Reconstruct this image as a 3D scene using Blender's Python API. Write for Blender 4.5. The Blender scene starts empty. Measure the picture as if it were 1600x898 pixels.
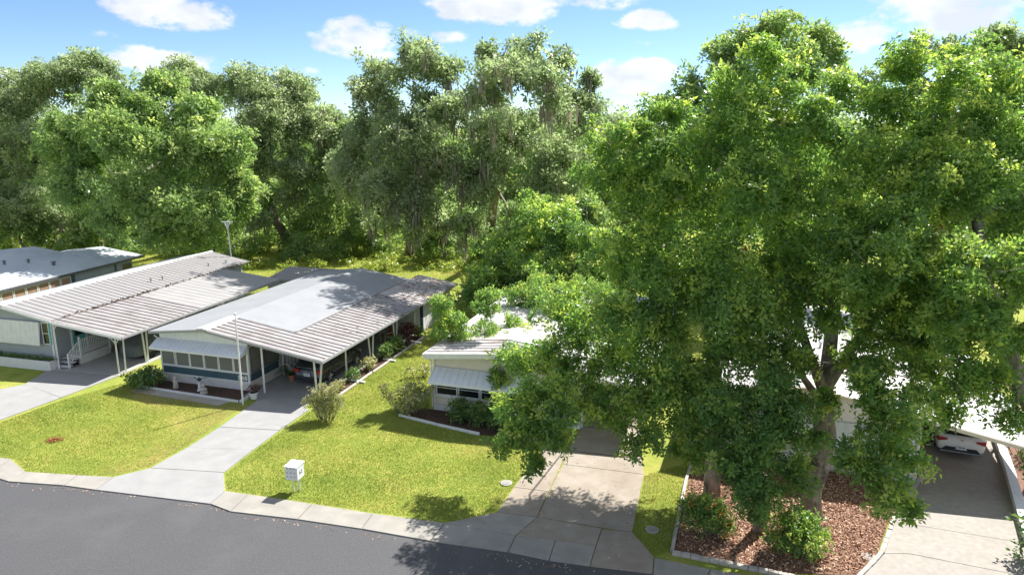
import bpy, math, random
import numpy as np
from mathutils import Vector, Matrix

# ---------------------------------------------------------------- camera, sky, sun, exposure
scene = bpy.context.scene
COL = scene.collection
cd = bpy.data.cameras.new("camera")
cam = bpy.data.objects.new("camera", cd)
COL.objects.link(cam)
cam.location = (0, 0, 14.0)
cam.rotation_euler = (math.radians(90 - 13), 0, 0)
cd.sensor_width = 36.0
cd.lens = 36.0 * 1101.0 / 1600.0
cd.clip_start = 0.1
cd.clip_end = 6000
scene.camera = cam

SUN_DIR = Vector((0.70, 0.714, math.tan(math.radians(48)))).normalized()
sd = bpy.data.lights.new("sun", 'SUN')
sd.energy = 4.2
sd.angle = math.radians(0.6)
sd.color = (1.0, 0.965, 0.91)
so = bpy.data.objects.new("sun", sd)
so.rotation_euler = SUN_DIR.to_track_quat('Z', 'Y').to_euler()
COL.objects.link(so)

world = bpy.data.worlds.new("World")
scene.world = world
world.use_nodes = True


def build_world():
    nt = world.node_tree
    nt.nodes.clear()
    N, Lk = nt.nodes.new, nt.links.new
    out = N('ShaderNodeOutputWorld')
    bg = N('ShaderNodeBackground')
    sky = N('ShaderNodeTexSky')
    sky.sky_type = 'NISHITA'
    sky.sun_disc = False
    sky.sun_elevation = math.radians(48)
    sky.sun_rotation = math.atan2(SUN_DIR.x, SUN_DIR.y)
    sky.air_density = 0.68
    sky.dust_density = 0.1
    sky.ozone_density = 5.5
    sky.altitude = 0
    bg.inputs['Strength'].default_value = SKY_STRENGTH
    tc = N('ShaderNodeTexCoord')
    nrm = N('ShaderNodeVectorMath'); nrm.operation = 'NORMALIZE'
    Lk(tc.outputs['Generated'], nrm.inputs[0])
    # noise used to ruffle the cloud outlines
    ns = N('ShaderNodeTexNoise'); ns.inputs['Scale'].default_value = 13.0
    ns.inputs['Detail'].default_value = 8.0; ns.inputs['Roughness'].default_value = 0.62
    mp = N('ShaderNodeMapping'); mp.inputs['Scale'].default_value = (1, 1, 1.9)
    Lk(nrm.outputs[0], mp.inputs['Vector']); Lk(mp.outputs[0], ns.inputs['Vector'])
    nsub = N('ShaderNodeMath'); nsub.operation = 'SUBTRACT'; nsub.inputs[1].default_value = 0.5
    Lk(ns.outputs['Fac'], nsub.inputs[0])
    nmul = N('ShaderNodeMath'); nmul.operation = 'MULTIPLY'; nmul.inputs[1].default_value = 4.4
    Lk(nsub.outputs[0], nmul.inputs[0])

    def direction(px, py):
        a = (px - 800) / 1101.0; b = -(py - 449) / 1101.0; t = math.radians(13)
        return Vector((a, math.cos(t) + b * math.sin(t), -math.sin(t) + b * math.cos(t))).normalized()
    prev = None
    for (d, rx, rz, amp) in CLOUDS:
        c = Vector(d).normalized()
        e1 = Vector((c.y, -c.x, 0)).normalized()
        e2 = c.cross(e1); e2 = -e2 if e2.z < 0 else e2
        d1 = N('ShaderNodeVectorMath'); d1.operation = 'DOT_PRODUCT'; d1.inputs[1].default_value = e1 / rx
        d2 = N('ShaderNodeVectorMath'); d2.operation = 'DOT_PRODUCT'; d2.inputs[1].default_value = e2 / rz
        d3 = N('ShaderNodeVectorMath'); d3.operation = 'DOT_PRODUCT'; d3.inputs[1].default_value = c
        for q in (d1, d2, d3): Lk(nrm.outputs[0], q.inputs[0])
        off = N('ShaderNodeMath'); off.operation = 'SUBTRACT'; off.inputs[1].default_value = c.dot(e2) / rz
        Lk(d2.outputs['Value'], off.inputs[0])
        s1 = N('ShaderNodeMath'); s1.operation = 'MULTIPLY'; Lk(d1.outputs['Value'], s1.inputs[0]); Lk(d1.outputs['Value'], s1.inputs[1])
        s2 = N('ShaderNodeMath'); s2.operation = 'MULTIPLY_ADD'; Lk(off.outputs[0], s2.inputs[0]); Lk(off.outputs[0], s2.inputs[1]); Lk(s1.outputs[0], s2.inputs[2])
        # amp - r2 : positive in the middle of the puff; behind the viewer pushed away
        f = N('ShaderNodeMath'); f.operation = 'SUBTRACT'; f.inputs[0].default_value = amp; Lk(s2.outputs[0], f.inputs[1])
        bk = N('ShaderNodeMath'); bk.operation = 'LESS_THAN'; bk.inputs[1].default_value = 0.0; Lk(d3.outputs['Value'], bk.inputs[0])
        g = N('ShaderNodeMath'); g.operation = 'MULTIPLY_ADD'; g.inputs[1].default_value = -50.0
        Lk(bk.outputs[0], g.inputs[0]); Lk(f.outputs[0], g.inputs[2])
        if prev is None: prev = g
        else:
            mx = N('ShaderNodeMath'); mx.operation = 'MAXIMUM'
            Lk(prev.outputs[0], mx.inputs[0]); Lk(g.outputs[0], mx.inputs[1]); prev = mx
    fl = N('ShaderNodeMath'); fl.operation = 'MAXIMUM'; fl.inputs[1].default_value = -1.6
    Lk(prev.outputs[0], fl.inputs[0])
    # denser cumulus added over the unseen rest of the dome for fill light
    sep = N('ShaderNodeSeparateXYZ'); Lk(nrm.outputs[0], sep.inputs[0])
    zz = N('ShaderNodeMath'); zz.operation = 'ADD'; zz.inputs[1].default_value = .12; Lk(sep.outputs['Z'], zz.inputs[0])
    pj = N('ShaderNodeVectorMath'); pj.operation = 'DIVIDE'; Lk(nrm.outputs[0], pj.inputs[0])
    cb = N('ShaderNodeCombineXYZ')
    for k in range(3): Lk(zz.outputs[0], cb.inputs[k])
    Lk(cb.outputs[0], pj.inputs[1])
    cn = N('ShaderNodeTexNoise'); cn.inputs['Scale'].default_value = 1.1; cn.inputs['Detail'].default_value = 3.0
    Lk(pj.outputs[0], cn.inputs['Vector'])
    cm = N('ShaderNodeMapRange'); cm.inputs['From Min'].default_value = .34; cm.inputs['From Max'].default_value = .56
    cm.inputs['To Min'].default_value = -1.6; cm.inputs['To Max'].default_value = 1.0
    Lk(cn.outputs['Fac'], cm.inputs['Value'])
    fw = N('ShaderNodeVectorMath'); fw.operation = 'DOT_PRODUCT'; fw.inputs[1].default_value = (0, .974, -.225); Lk(nrm.outputs[0], fw.inputs[0])
    fk = N('ShaderNodeMapRange'); fk.inputs['From Min'].default_value = .62; fk.inputs['From Max'].default_value = .80
    fk.inputs['To Min'].default_value = 0.0; fk.inputs['To Max'].default_value = -3.0
    Lk(fw.outputs['Value'], fk.inputs['Value'])
    gs = N('ShaderNodeMath'); gs.operation = 'ADD'; Lk(cm.outputs[0], gs.inputs[0]); Lk(fk.outputs[0], gs.inputs[1])
    f2 = N('ShaderNodeMath'); f2.operation = 'MAXIMUM'; Lk(fl.outputs[0], f2.inputs[0]); Lk(gs.outputs[0], f2.inputs[1]); fl = f2
    add = N('ShaderNodeMath'); add.operation = 'ADD'
    Lk(fl.outputs[0], add.inputs[0]); Lk(nmul.outputs[0], add.inputs[1])
    rmp = N('ShaderNodeMapRange'); rmp.interpolation_type = 'SMOOTHSTEP'
    rmp.inputs['From Min'].default_value = 0.0; rmp.inputs['From Max'].default_value = 0.75
    Lk(add.outputs[0], rmp.inputs['Value'])
    # soft grey modelling inside the clouds
    n2 = N('ShaderNodeTexNoise'); n2.inputs['Scale'].default_value = 16.0; n2.inputs['Detail'].default_value = 5.0
    Lk(mp.outputs[0], n2.inputs['Vector'])
    cr = N('ShaderNodeValToRGB')
    cr.color_ramp.elements[0].position = 0.35; cr.color_ramp.elements[0].color = (CLOUD_LO * .93, CLOUD_LO * .97, CLOUD_LO * 1.03, 1)
    cr.color_ramp.elements[1].position = 0.62; cr.color_ramp.elements[1].color = (CLOUD_HI, CLOUD_HI, CLOUD_HI, 1)
    Lk(n2.outputs['Fac'], cr.inputs[0])
    sc = N('ShaderNodeVectorMath'); sc.operation = 'SCALE'; sc.inputs['Scale'].default_value = CLOUD_GAIN
    Lk(cr.outputs[0], sc.inputs[0])
    fm = N('ShaderNodeMath'); fm.operation = 'MULTIPLY'; fm.inputs[1].default_value = 0.9
    Lk(rmp.outputs[0], fm.inputs[0])
    mix = N('ShaderNodeMix'); mix.data_type = 'RGBA'
    Lk(fm.outputs[0], mix.inputs[0]); Lk(sky.outputs[0], mix.inputs[6]); Lk(sc.outputs[0], mix.inputs[7])
    Lk(mix.outputs[2], bg.inputs['Color']); Lk(bg.outputs[0], out.inputs['Surface'])


SKY_STRENGTH = 0.075
CLOUD_GAIN = 6.6
CLOUD_LO, CLOUD_HI = 0.80, 1.0
CLOUDS = [((-0.406, 0.904, 0.132), 0.077, 0.025, 1.0), ((-0.483, 0.870, 0.104), 0.029, 0.008, 0.5), ((-0.426, 0.901, 0.075), 0.060, 0.016, 1.0), ((-0.445, 0.891, 0.089), 0.027, 0.009, 0.6), ((-0.566, 0.823, 0.045), 0.035, 0.025, 0.9), ((-0.201, 0.973, 0.110), 0.056, 0.027, 1.0), ((-0.135, 0.984, 0.119), 0.031, 0.011, 0.6), ((-0.256, 0.964, 0.069), 0.022, 0.009, 0.7), ((-0.025, 0.988, 0.153), 0.109, 0.025, 1.0), ((-0.085, 0.990, 0.112), 0.045, 0.016, 0.4), ((0.121, 0.980, 0.156), 0.054, 0.015, 0.8), ((0.174, 0.976, 0.132), 0.038, 0.015, 1.0), ((0.159, 0.985, 0.064), 0.065, 0.025, 0.9), ((0.427, 0.898, 0.105), 0.038, 0.027, 1.1), ((0.503, 0.854, 0.130), 0.109, 0.035, 1.0), ((0.169, 0.980, 0.103), 0.036, 0.011, 0.3)]
build_world()

scene.view_settings.view_transform = 'Standard'
scene.view_settings.look = 'None'
scene.view_settings.exposure = 1.22
scene.view_settings.gamma = 1.0
scene.render.engine = 'CYCLES'
scene.cycles.use_denoising = True
scene.cycles.max_bounces = 10
scene.cycles.diffuse_bounces = 7
scene.cycles.glossy_bounces = 2
scene.cycles.transmission_bounces = 4
scene.cycles.transparent_max_bounces = 4
scene.cycles.caustics_reflective = False
scene.cycles.caustics_refractive = False

RNG = np.random.default_rng(7)
random.seed(7)


# ---------------------------------------------------------------- materials
def _mat(name):
    m = bpy.data.materials.new(name); m.use_nodes = True
    nt = m.node_tree
    return m, nt, nt.nodes['Principled BSDF'], nt.nodes.new, nt.links.new


def mat(name, c1, c2=None, rough=0.6, scale=4.0, stretch=(1, 1, 1), detail=5.0, lo=0.35, hi=0.65,
        bump=0.0, bscale=40.0, metal=0.0, spec=0.5, c3=None, s3=0.5, lo3=.5, hi3=.7, coord='Position'):
    """colour c1 broken up with c2 by noise, optional larger stains c3, fine relief"""
    m, nt, bs, N, Lk = _mat(name)
    bs.inputs['Roughness'].default_value = rough
    bs.inputs['Metallic'].default_value = metal
    bs.inputs['Specular IOR Level'].default_value = spec
    if coord == 'Object':
        tc = N('ShaderNodeTexCoord'); src = tc.outputs['Object']
    else:
        ge = N('ShaderNodeNewGeometry'); src = ge.outputs['Position']
    if c2 is None and c3 is None:
        bs.inputs['Base Color'].default_value = (*c1, 1)
    else:
        mp = N('ShaderNodeMapping'); mp.inputs['Scale'].default_value = stretch
        Lk(src, mp.inputs['Vector'])
        ns = N('ShaderNodeTexNoise'); ns.inputs['Scale'].default_value = scale; ns.inputs['Detail'].default_value = detail
        ns.inputs['Roughness'].default_value = 0.6
        Lk(mp.outputs[0], ns.inputs['Vector'])
        cr = N('ShaderNodeValToRGB')
        cr.color_ramp.elements[0].position = lo; cr.color_ramp.elements[0].color = (*c1, 1)
        cr.color_ramp.elements[1].position = hi; cr.color_ramp.elements[1].color = (*(c2 or c1), 1)
        Lk(ns.outputs['Fac'], cr.inputs[0])
        res = cr.outputs[0]
        if c3 is not None:
            n3 = N('ShaderNodeTexNoise'); n3.inputs['Scale'].default_value = s3; n3.inputs['Detail'].default_value = 6.0
            n3.inputs['Roughness'].default_value = 0.65
            Lk(src, n3.inputs['Vector'])
            mr = N('ShaderNodeMapRange'); mr.inputs['From Min'].default_value = lo3; mr.inputs['From Max'].default_value = hi3
            Lk(n3.outputs['Fac'], mr.inputs['Value'])
            mx = N('ShaderNodeMix'); mx.data_type = 'RGBA'
            Lk(mr.outputs[0], mx.inputs[0]); Lk(res, mx.inputs[6]); mx.inputs[7].default_value = (*c3, 1)
            res = mx.outputs[2]
        Lk(res, bs.inputs['Base Color'])
    if bump:
        nb = N('ShaderNodeTexNoise'); nb.inputs['Scale'].default_value = bscale; nb.inputs['Detail'].default_value = 3.0
        Lk(src, nb.inputs['Vector'])
        bp = N('ShaderNodeBump'); bp.inputs['Strength'].default_value = bump; bp.inputs['Distance'].default_value = 0.02
        Lk(nb.outputs['Fac'], bp.inputs['Height']); Lk(bp.outputs[0], bs.inputs['Normal'])
    return m


def leaf_mat(name, dark, light, young_lit, trans=0.35, rough=0.36, tcol=None):
    """leaf colour from the per-leaf 'tint' attribute; light passes through the blade"""
    m, nt, bs, N, Lk = _mat(name)
    at = N('ShaderNodeAttribute'); at.attribute_name = 'tint'
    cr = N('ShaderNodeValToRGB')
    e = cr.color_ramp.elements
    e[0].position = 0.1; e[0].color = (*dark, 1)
    e[1].position = 1.0; e[1].color = (*young_lit, 1)
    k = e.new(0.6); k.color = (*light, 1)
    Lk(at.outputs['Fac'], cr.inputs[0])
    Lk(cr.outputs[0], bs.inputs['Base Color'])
    bs.inputs['Roughness'].default_value = rough
    bs.inputs['Specular IOR Level'].default_value = 0.4
    tr = N('ShaderNodeBsdfTranslucent')
    tm = N('ShaderNodeVectorMath'); tm.operation = 'MULTIPLY'; tm.inputs[1].default_value = tcol or (1.45, 1.5, 0.8)
    Lk(cr.outputs[0], tm.inputs[0]); Lk(tm.outputs[0], tr.inputs['Color'])
    mx = N('ShaderNodeMixShader'); mx.inputs[0].default_value = trans
    Lk(bs.outputs[0], mx.inputs[1]); Lk(tr.outputs[0], mx.inputs[2])
    Lk(mx.outputs[0], nt.nodes['Material Output'].inputs['Surface'])
    return m


M = {}
M['white_paint'] = mat('white_paint', (.78, .78, .77), (.70, .70, .69), rough=.45, scale=3)
M['white_metal'] = mat('white_metal', (.74, .76, .78), (.68, .70, .73), rough=.4, scale=2.5, stretch=(1, 1, 4))
M['cream'] = mat('cream_siding', (.72, .66, .55), (.66, .60, .50), rough=.6, scale=2)
M['grey_siding'] = mat('grey_siding', (.36, .39, .42), (.33, .36, .39), rough=.6, scale=2)
M['teal'] = mat('teal_panel', (.055, .11, .14), (.05, .095, .125), rough=.5, scale=3)
M['turquoise'] = mat('turquoise_paint', (.12, .42, .46), (.10, .37, .41), rough=.5, scale=3)
M['navy'] = mat('navy_paint', (.02, .04, .08), rough=.5)
M['dark_trim'] = mat('dark_trim', (.10, .10, .11), (.14, .14, .14), rough=.5, scale=6)
M['grey_trim'] = mat('grey_trim', (.30, .30, .31), (.36, .36, .36), rough=.5, scale=6)
M['wood_dark'] = mat('weathered_wood', (.16, .10, .07), (.22, .15, .11), rough=.8, scale=8)
M['concrete'] = mat('concrete', (0.375, 0.367, 0.345), (0.435, 0.427, 0.405), rough=.85, scale=1.3, c3=(.40, .38, .34), s3=.6, lo3=.52, hi3=.8, bump=.15, bscale=60)
M['concrete_warm'] = mat('concrete_warm', (0.304, 0.253, 0.198), (0.359, 0.313, 0.258), rough=.85, scale=1.6, c3=(.25, .195, .145), s3=.55, lo3=.5, hi3=.78, bump=.15, bscale=60)
M['concrete_dark'] = mat('aggregate_concrete', (0.306, 0.281, 0.246), (0.374, 0.340, 0.306), rough=.85, scale=5, c3=(.28, .25, .22), s3=.5, lo3=.5, hi3=.8, bump=.2, bscale=50)
M['concrete_bright'] = mat('pale_concrete', (0.295, 0.290, 0.281), (0.332, 0.329, 0.319), rough=.85, scale=1.2, c3=(.27, .27, .265), s3=.9, lo3=.5, hi3=.8, bump=.12, bscale=60)
M['walk'] = mat('sidewalk_concrete', (0.282, 0.264, 0.231), (0.338, 0.320, 0.287), rough=.85, scale=1.1, c3=(.40, .36, .30), s3=.9, lo3=.5, hi3=.75, bump=.15, bscale=60)
M['asphalt'] = mat('asphalt', (0.062, 0.062, 0.064), (0.103, 0.103, 0.107), rough=.8, scale=22, stretch=(1, 1, 1), c3=(.115, .114, .114), s3=.22, lo3=.48, hi3=.75, bump=.35, bscale=55)
M['stone_edge'] = mat('edging_stone', (.42, .38, .34), (.54, .50, .45), rough=.85, scale=6, c3=(.26, .23, .20), s3=3, lo3=.5, hi3=.75, bump=.4, bscale=40)
M['mulch_dark'] = mat('dark_mulch', (.055, .030, .020), (.10, .055, .035), rough=.95, scale=9, bump=.8, bscale=30)
M['mulch'] = mat('bark_mulch', (.16, .082, .052), (.24, .13, .085), rough=.95, scale=9, bump=.8, bscale=25)
M['bark'] = mat('oak_bark', (.17, .15, .125), (.34, .31, .27), rough=.9, scale=5, stretch=(1, 1, .35), c3=(.085, .07, .058), s3=1.6, lo3=.48, hi3=.62, bump=1.0, bscale=14)
M['bark_grey'] = mat('grey_bark', (.14, .12, .10), (.24, .21, .18), rough=.9, scale=2, stretch=(1, 1, .4), bump=.8, bscale=9)
M['moss'] = leaf_mat('spanish_moss', (.20, .19, .15), (.30, .28, .22), (.38, .35, .28), trans=.3, rough=.9, tcol=(1.1, 1.05, .9))
M['glass'] = mat('dark_glass', (.02, .022, .025), rough=.06, spec=.6)
M['screen'] = mat('screen_mesh', (.17, .165, .15), (.21, .205, .19), rough=.7, scale=60, stretch=(1, 1, 6))
M['blind'] = mat('window_blind', (.30, .29, .26), (.36, .35, .32), rough=.8, scale=1)
M['tan_blind'] = mat('tan_blind', (.30, .19, .13), (.36, .24, .17), rough=.8, scale=4)
M['rubber'] = mat('rubber', (.02, .02, .02), rough=.85)
M['alloy'] = mat('alloy', (.55, .55, .56), rough=.3, metal=.8)
M['black_plastic'] = mat('black_plastic', (.03, .03, .032), rough=.6)
M['red_lens'] = mat('red_lens', (.38, .02, .02), rough=.15)
M['plate'] = mat('plate_white', (.72, .74, .76), rough=.4)
M['plate_ink'] = mat('plate_ink', (.06, .10, .12), rough=.5)
M['cover'] = mat('cover_fabric', (.11, .125, .115), (.16, .175, .16), rough=.9, scale=3, bump=.5, bscale=6)
M['pan_white'] = mat('white_roof_pan', (0.293, 0.279, 0.275), (0.328, 0.319, 0.315), rough=.5, scale=2.0, stretch=(.5, 2, 1), c3=(.40, .35, .33), s3=.6, lo3=.55, hi3=.85)
M['pan_dirty'] = mat('stained_roof_pan', (0.309, 0.289, 0.289), (0.420, 0.401, 0.395), rough=.55, scale=2.4, stretch=(.5, 2.5, 1), c3=(.20, .165, .15), s3=.8, lo3=.46, hi3=.76)
M['pan_grime_shade'] = mat('roof_pan_grime_shade', (.24, .22, .21), (.36, .34, .33), rough=.7, scale=2.0, stretch=(.4, 2, 1))  # strip beside each rib: grime with the rib's shade painted in
M['pan_flat'] = mat('weathered_roof_pan', (0.306, 0.295, 0.290), (0.366, 0.361, 0.355), rough=.6, scale=2.2, stretch=(.4, 3, 1), c3=(.38, .36, .34), s3=.4, lo3=.5, hi3=.8)
M['pan_rust'] = mat('leaf_stained_roof', (.50, .45, .42), (.64, .60, .58), rough=.65, scale=1.8, stretch=(.6, 2, 1), c3=(.20, .12, .08), s3=.7, lo3=.5, hi3=.66)
M['roof_coat'] = mat('white_roof_coating', (0.300, 0.309, 0.324), (0.327, 0.336, 0.346), rough=.55, scale=.8, c3=(.27,.28,.30), s3=.7, lo3=.46, hi3=.8, bump=.1, bscale=8)
M['roof_white'] = mat('bright_roof_coating', (0.536, 0.517, 0.512), (0.489, 0.470, 0.461), rough=.5, scale=.7, c3=(.44, .39, .37), s3=.35, lo3=.52, hi3=.8)
M['roof_blue'] = mat('grey_roof_coating', (0.513, 0.546, 0.580), (0.564, 0.588, 0.613), rough=.55, scale=.9, c3=(.38,.41,.44), s3=.5, lo3=.5, hi3=.8)
M['roof_grey'] = mat('grey_roof_metal', (.40, .41, .42), (.47, .48, .49), rough=.5, scale=1.5)
M['car_grey'] = mat('grey_car_paint', (.085, .09, .10), rough=.22, metal=.5)
M['car_silver'] = mat('silver_car_paint', (.30, .31, .33), rough=.25, metal=.5)
M['car_white'] = mat('white_car_paint', (.80, .78, .74), rough=.2)
M['skirt'] = mat('white_block', (.62, .60, .58), (.70, .68, .66), rough=.8, scale=5, c3=(.5, .47, .45), s3=2.5, lo3=.5, hi3=.8)
M['terracotta'] = mat('terracotta', (.36, .16, .09), rough=.8)
M['flower_orange'] = mat('orange_petals', (.75, .20, .03), (.85, .35, .05), rough=.6, scale=8)
M['flower_white'] = mat('white_petals', (.75, .74, .66), rough=.6)
M['debris'] = mat('fallen_leaves', (.20, .12, .07), (.12, .07, .04), rough=.9, scale=6)

M['leaf_oak'] = leaf_mat('oak_leaf', (.135, .245, .088), (.250, .385, .120), (.52, .59, .17), trans=.55)
M['leaf_oak_low'] = leaf_mat('oak_leaf_low', (.120, .235, .090), (.215, .345, .115), (.42, .50, .15), trans=.54)
M['leaf_brown'] = leaf_mat('dead_leaf', (.26, .10, .05), (.38, .16, .07), (.46, .22, .10), trans=.4, tcol=(1.3, 1, .8))
M['leaf_live'] = leaf_mat('live_oak_leaf', (.225, .285, .155), (.330, .390, .220), (.48, .515, .32), trans=.52, tcol=(1.35, 1.5, 1.1))
M['leaf_far'] = leaf_mat('far_leaf', (.185, .290, .140), (.285, .385, .175), (.43, .50, .23), trans=.54)
M['leaf_bright'] = leaf_mat('bright_leaf', (.195, .300, .130), (.305, .420, .180), (.48, .55, .26), trans=.54)
M['leaf_under'] = leaf_mat('undergrowth_leaf', (.13, .21, .055), (.26, .34, .08), (.40, .43, .13), trans=.48)
M['leaf_shrub'] = leaf_mat('shrub_leaf', (.085, .170, .060), (.165, .275, .085), (.32, .40, .12), trans=.45)
M['leaf_pale'] = leaf_mat('pale_leaf', (.26, .29, .14), (.42, .44, .22), (.58, .57, .36), trans=.42, tcol=(1.4, 1.3, .8))
M['leaf_red'] = leaf_mat('red_leaf', (.12, .04, .04), (.18, .06, .06), (.12, .15, .05), trans=.3, tcol=(1.4, 1, .8))
M['blade'] = leaf_mat('grass_blade', (.19, .27, .05), (.355, .40, .085), (.62, .48, .27), trans=.35, rough=.7, tcol=(1.3, 1.3, .9))


def ground_mat():
    m, nt, bs, N, Lk = _mat('lawn')
    ge = N('ShaderNodeNewGeometry')
    def noise(s, d, r=.6):
        n = N('ShaderNodeTexNoise'); n.inputs['Scale'].default_value = s; n.inputs['Detail'].default_value = d
        n.inputs['Roughness'].default_value = r; Lk(ge.outputs['Position'], n.inputs['Vector']); return n
    a, b, c = noise(.32, 6, .65), noise(1.6, 6, .7), noise(14, 4, .7)
    cr = N('ShaderNodeValToRGB'); e = cr.color_ramp.elements
    e[0].position = .36; e[0].color = (.20, .27, .05, 1)
    e[1].position = .72; e[1].color = (.50, .40, .20, 1)
    k = e.new(.50); k.color = (.31, .35, .07, 1)
    k = e.new(.60); k.color = (.41, .39, .10, 1)
    m1 = N('ShaderNodeMath'); m1.operation = 'MULTIPLY_ADD'; m1.inputs[1].default_value = .55
    Lk(a.outputs['Fac'], m1.inputs[0])
    m2 = N('ShaderNodeMath'); m2.operation = 'MULTIPLY'; m2.inputs[1].default_value = .45
    Lk(b.outputs['Fac'], m2.inputs[0]); Lk(m2.outputs[0], m1.inputs[2])
    Lk(m1.outputs[0], cr.inputs[0])
    mx = N('ShaderNodeMix'); mx.data_type = 'RGBA'; mx.blend_type = 'MULTIPLY'; mx.inputs[0].default_value = .55
    c2 = N('ShaderNodeValToRGB'); c2.color_ramp.elements[0].position = .3; c2.color_ramp.elements[0].color = (.62, .66, .55, 1)
    c2.color_ramp.elements[1].position = .65
    Lk(c.outputs['Fac'], c2.inputs[0]); Lk(cr.outputs[0], mx.inputs[6]); Lk(c2.outputs[0], mx.inputs[7])
    Lk(mx.outputs[2], bs.inputs['Base Color'])
    bs.inputs['Roughness'].default_value = .95; bs.inputs['Specular IOR Level'].default_value = .1
    bp = N('ShaderNodeBump'); bp.inputs['Strength'].default_value = .8; bp.inputs['Distance'].default_value = .05
    Lk(c.outputs['Fac'], bp.inputs['Height']); Lk(bp.outputs[0], bs.inputs['Normal'])
    return m


M['lawn'] = ground_mat()


# ---------------------------------------------------------------- object helpers
def tag(o, label=None, cat=None, group=None, kind=None):
    if label: o['label'] = label
    if cat: o['category'] = cat
    if group: o['group'] = group
    if kind: o['kind'] = kind
    return o


def empty(name, loc=(0, 0, 0), rz=0.0, label=None, cat=None, group=None, kind=None, parent=None):
    o = bpy.data.objects.new(name, None); COL.objects.link(o)
    o.location = loc; o.rotation_euler = (0, 0, rz); o.empty_display_size = .3
    if parent: o.parent = parent
    return tag(o, label, cat, group, kind)


def link(name, mesh, parent=None, loc=None, rot=None):
    o = bpy.data.objects.new(name, mesh); COL.objects.link(o)
    if parent: o.parent = parent
    if loc: o.location = loc
    if rot: o.rotation_euler = rot
    return o


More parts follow.
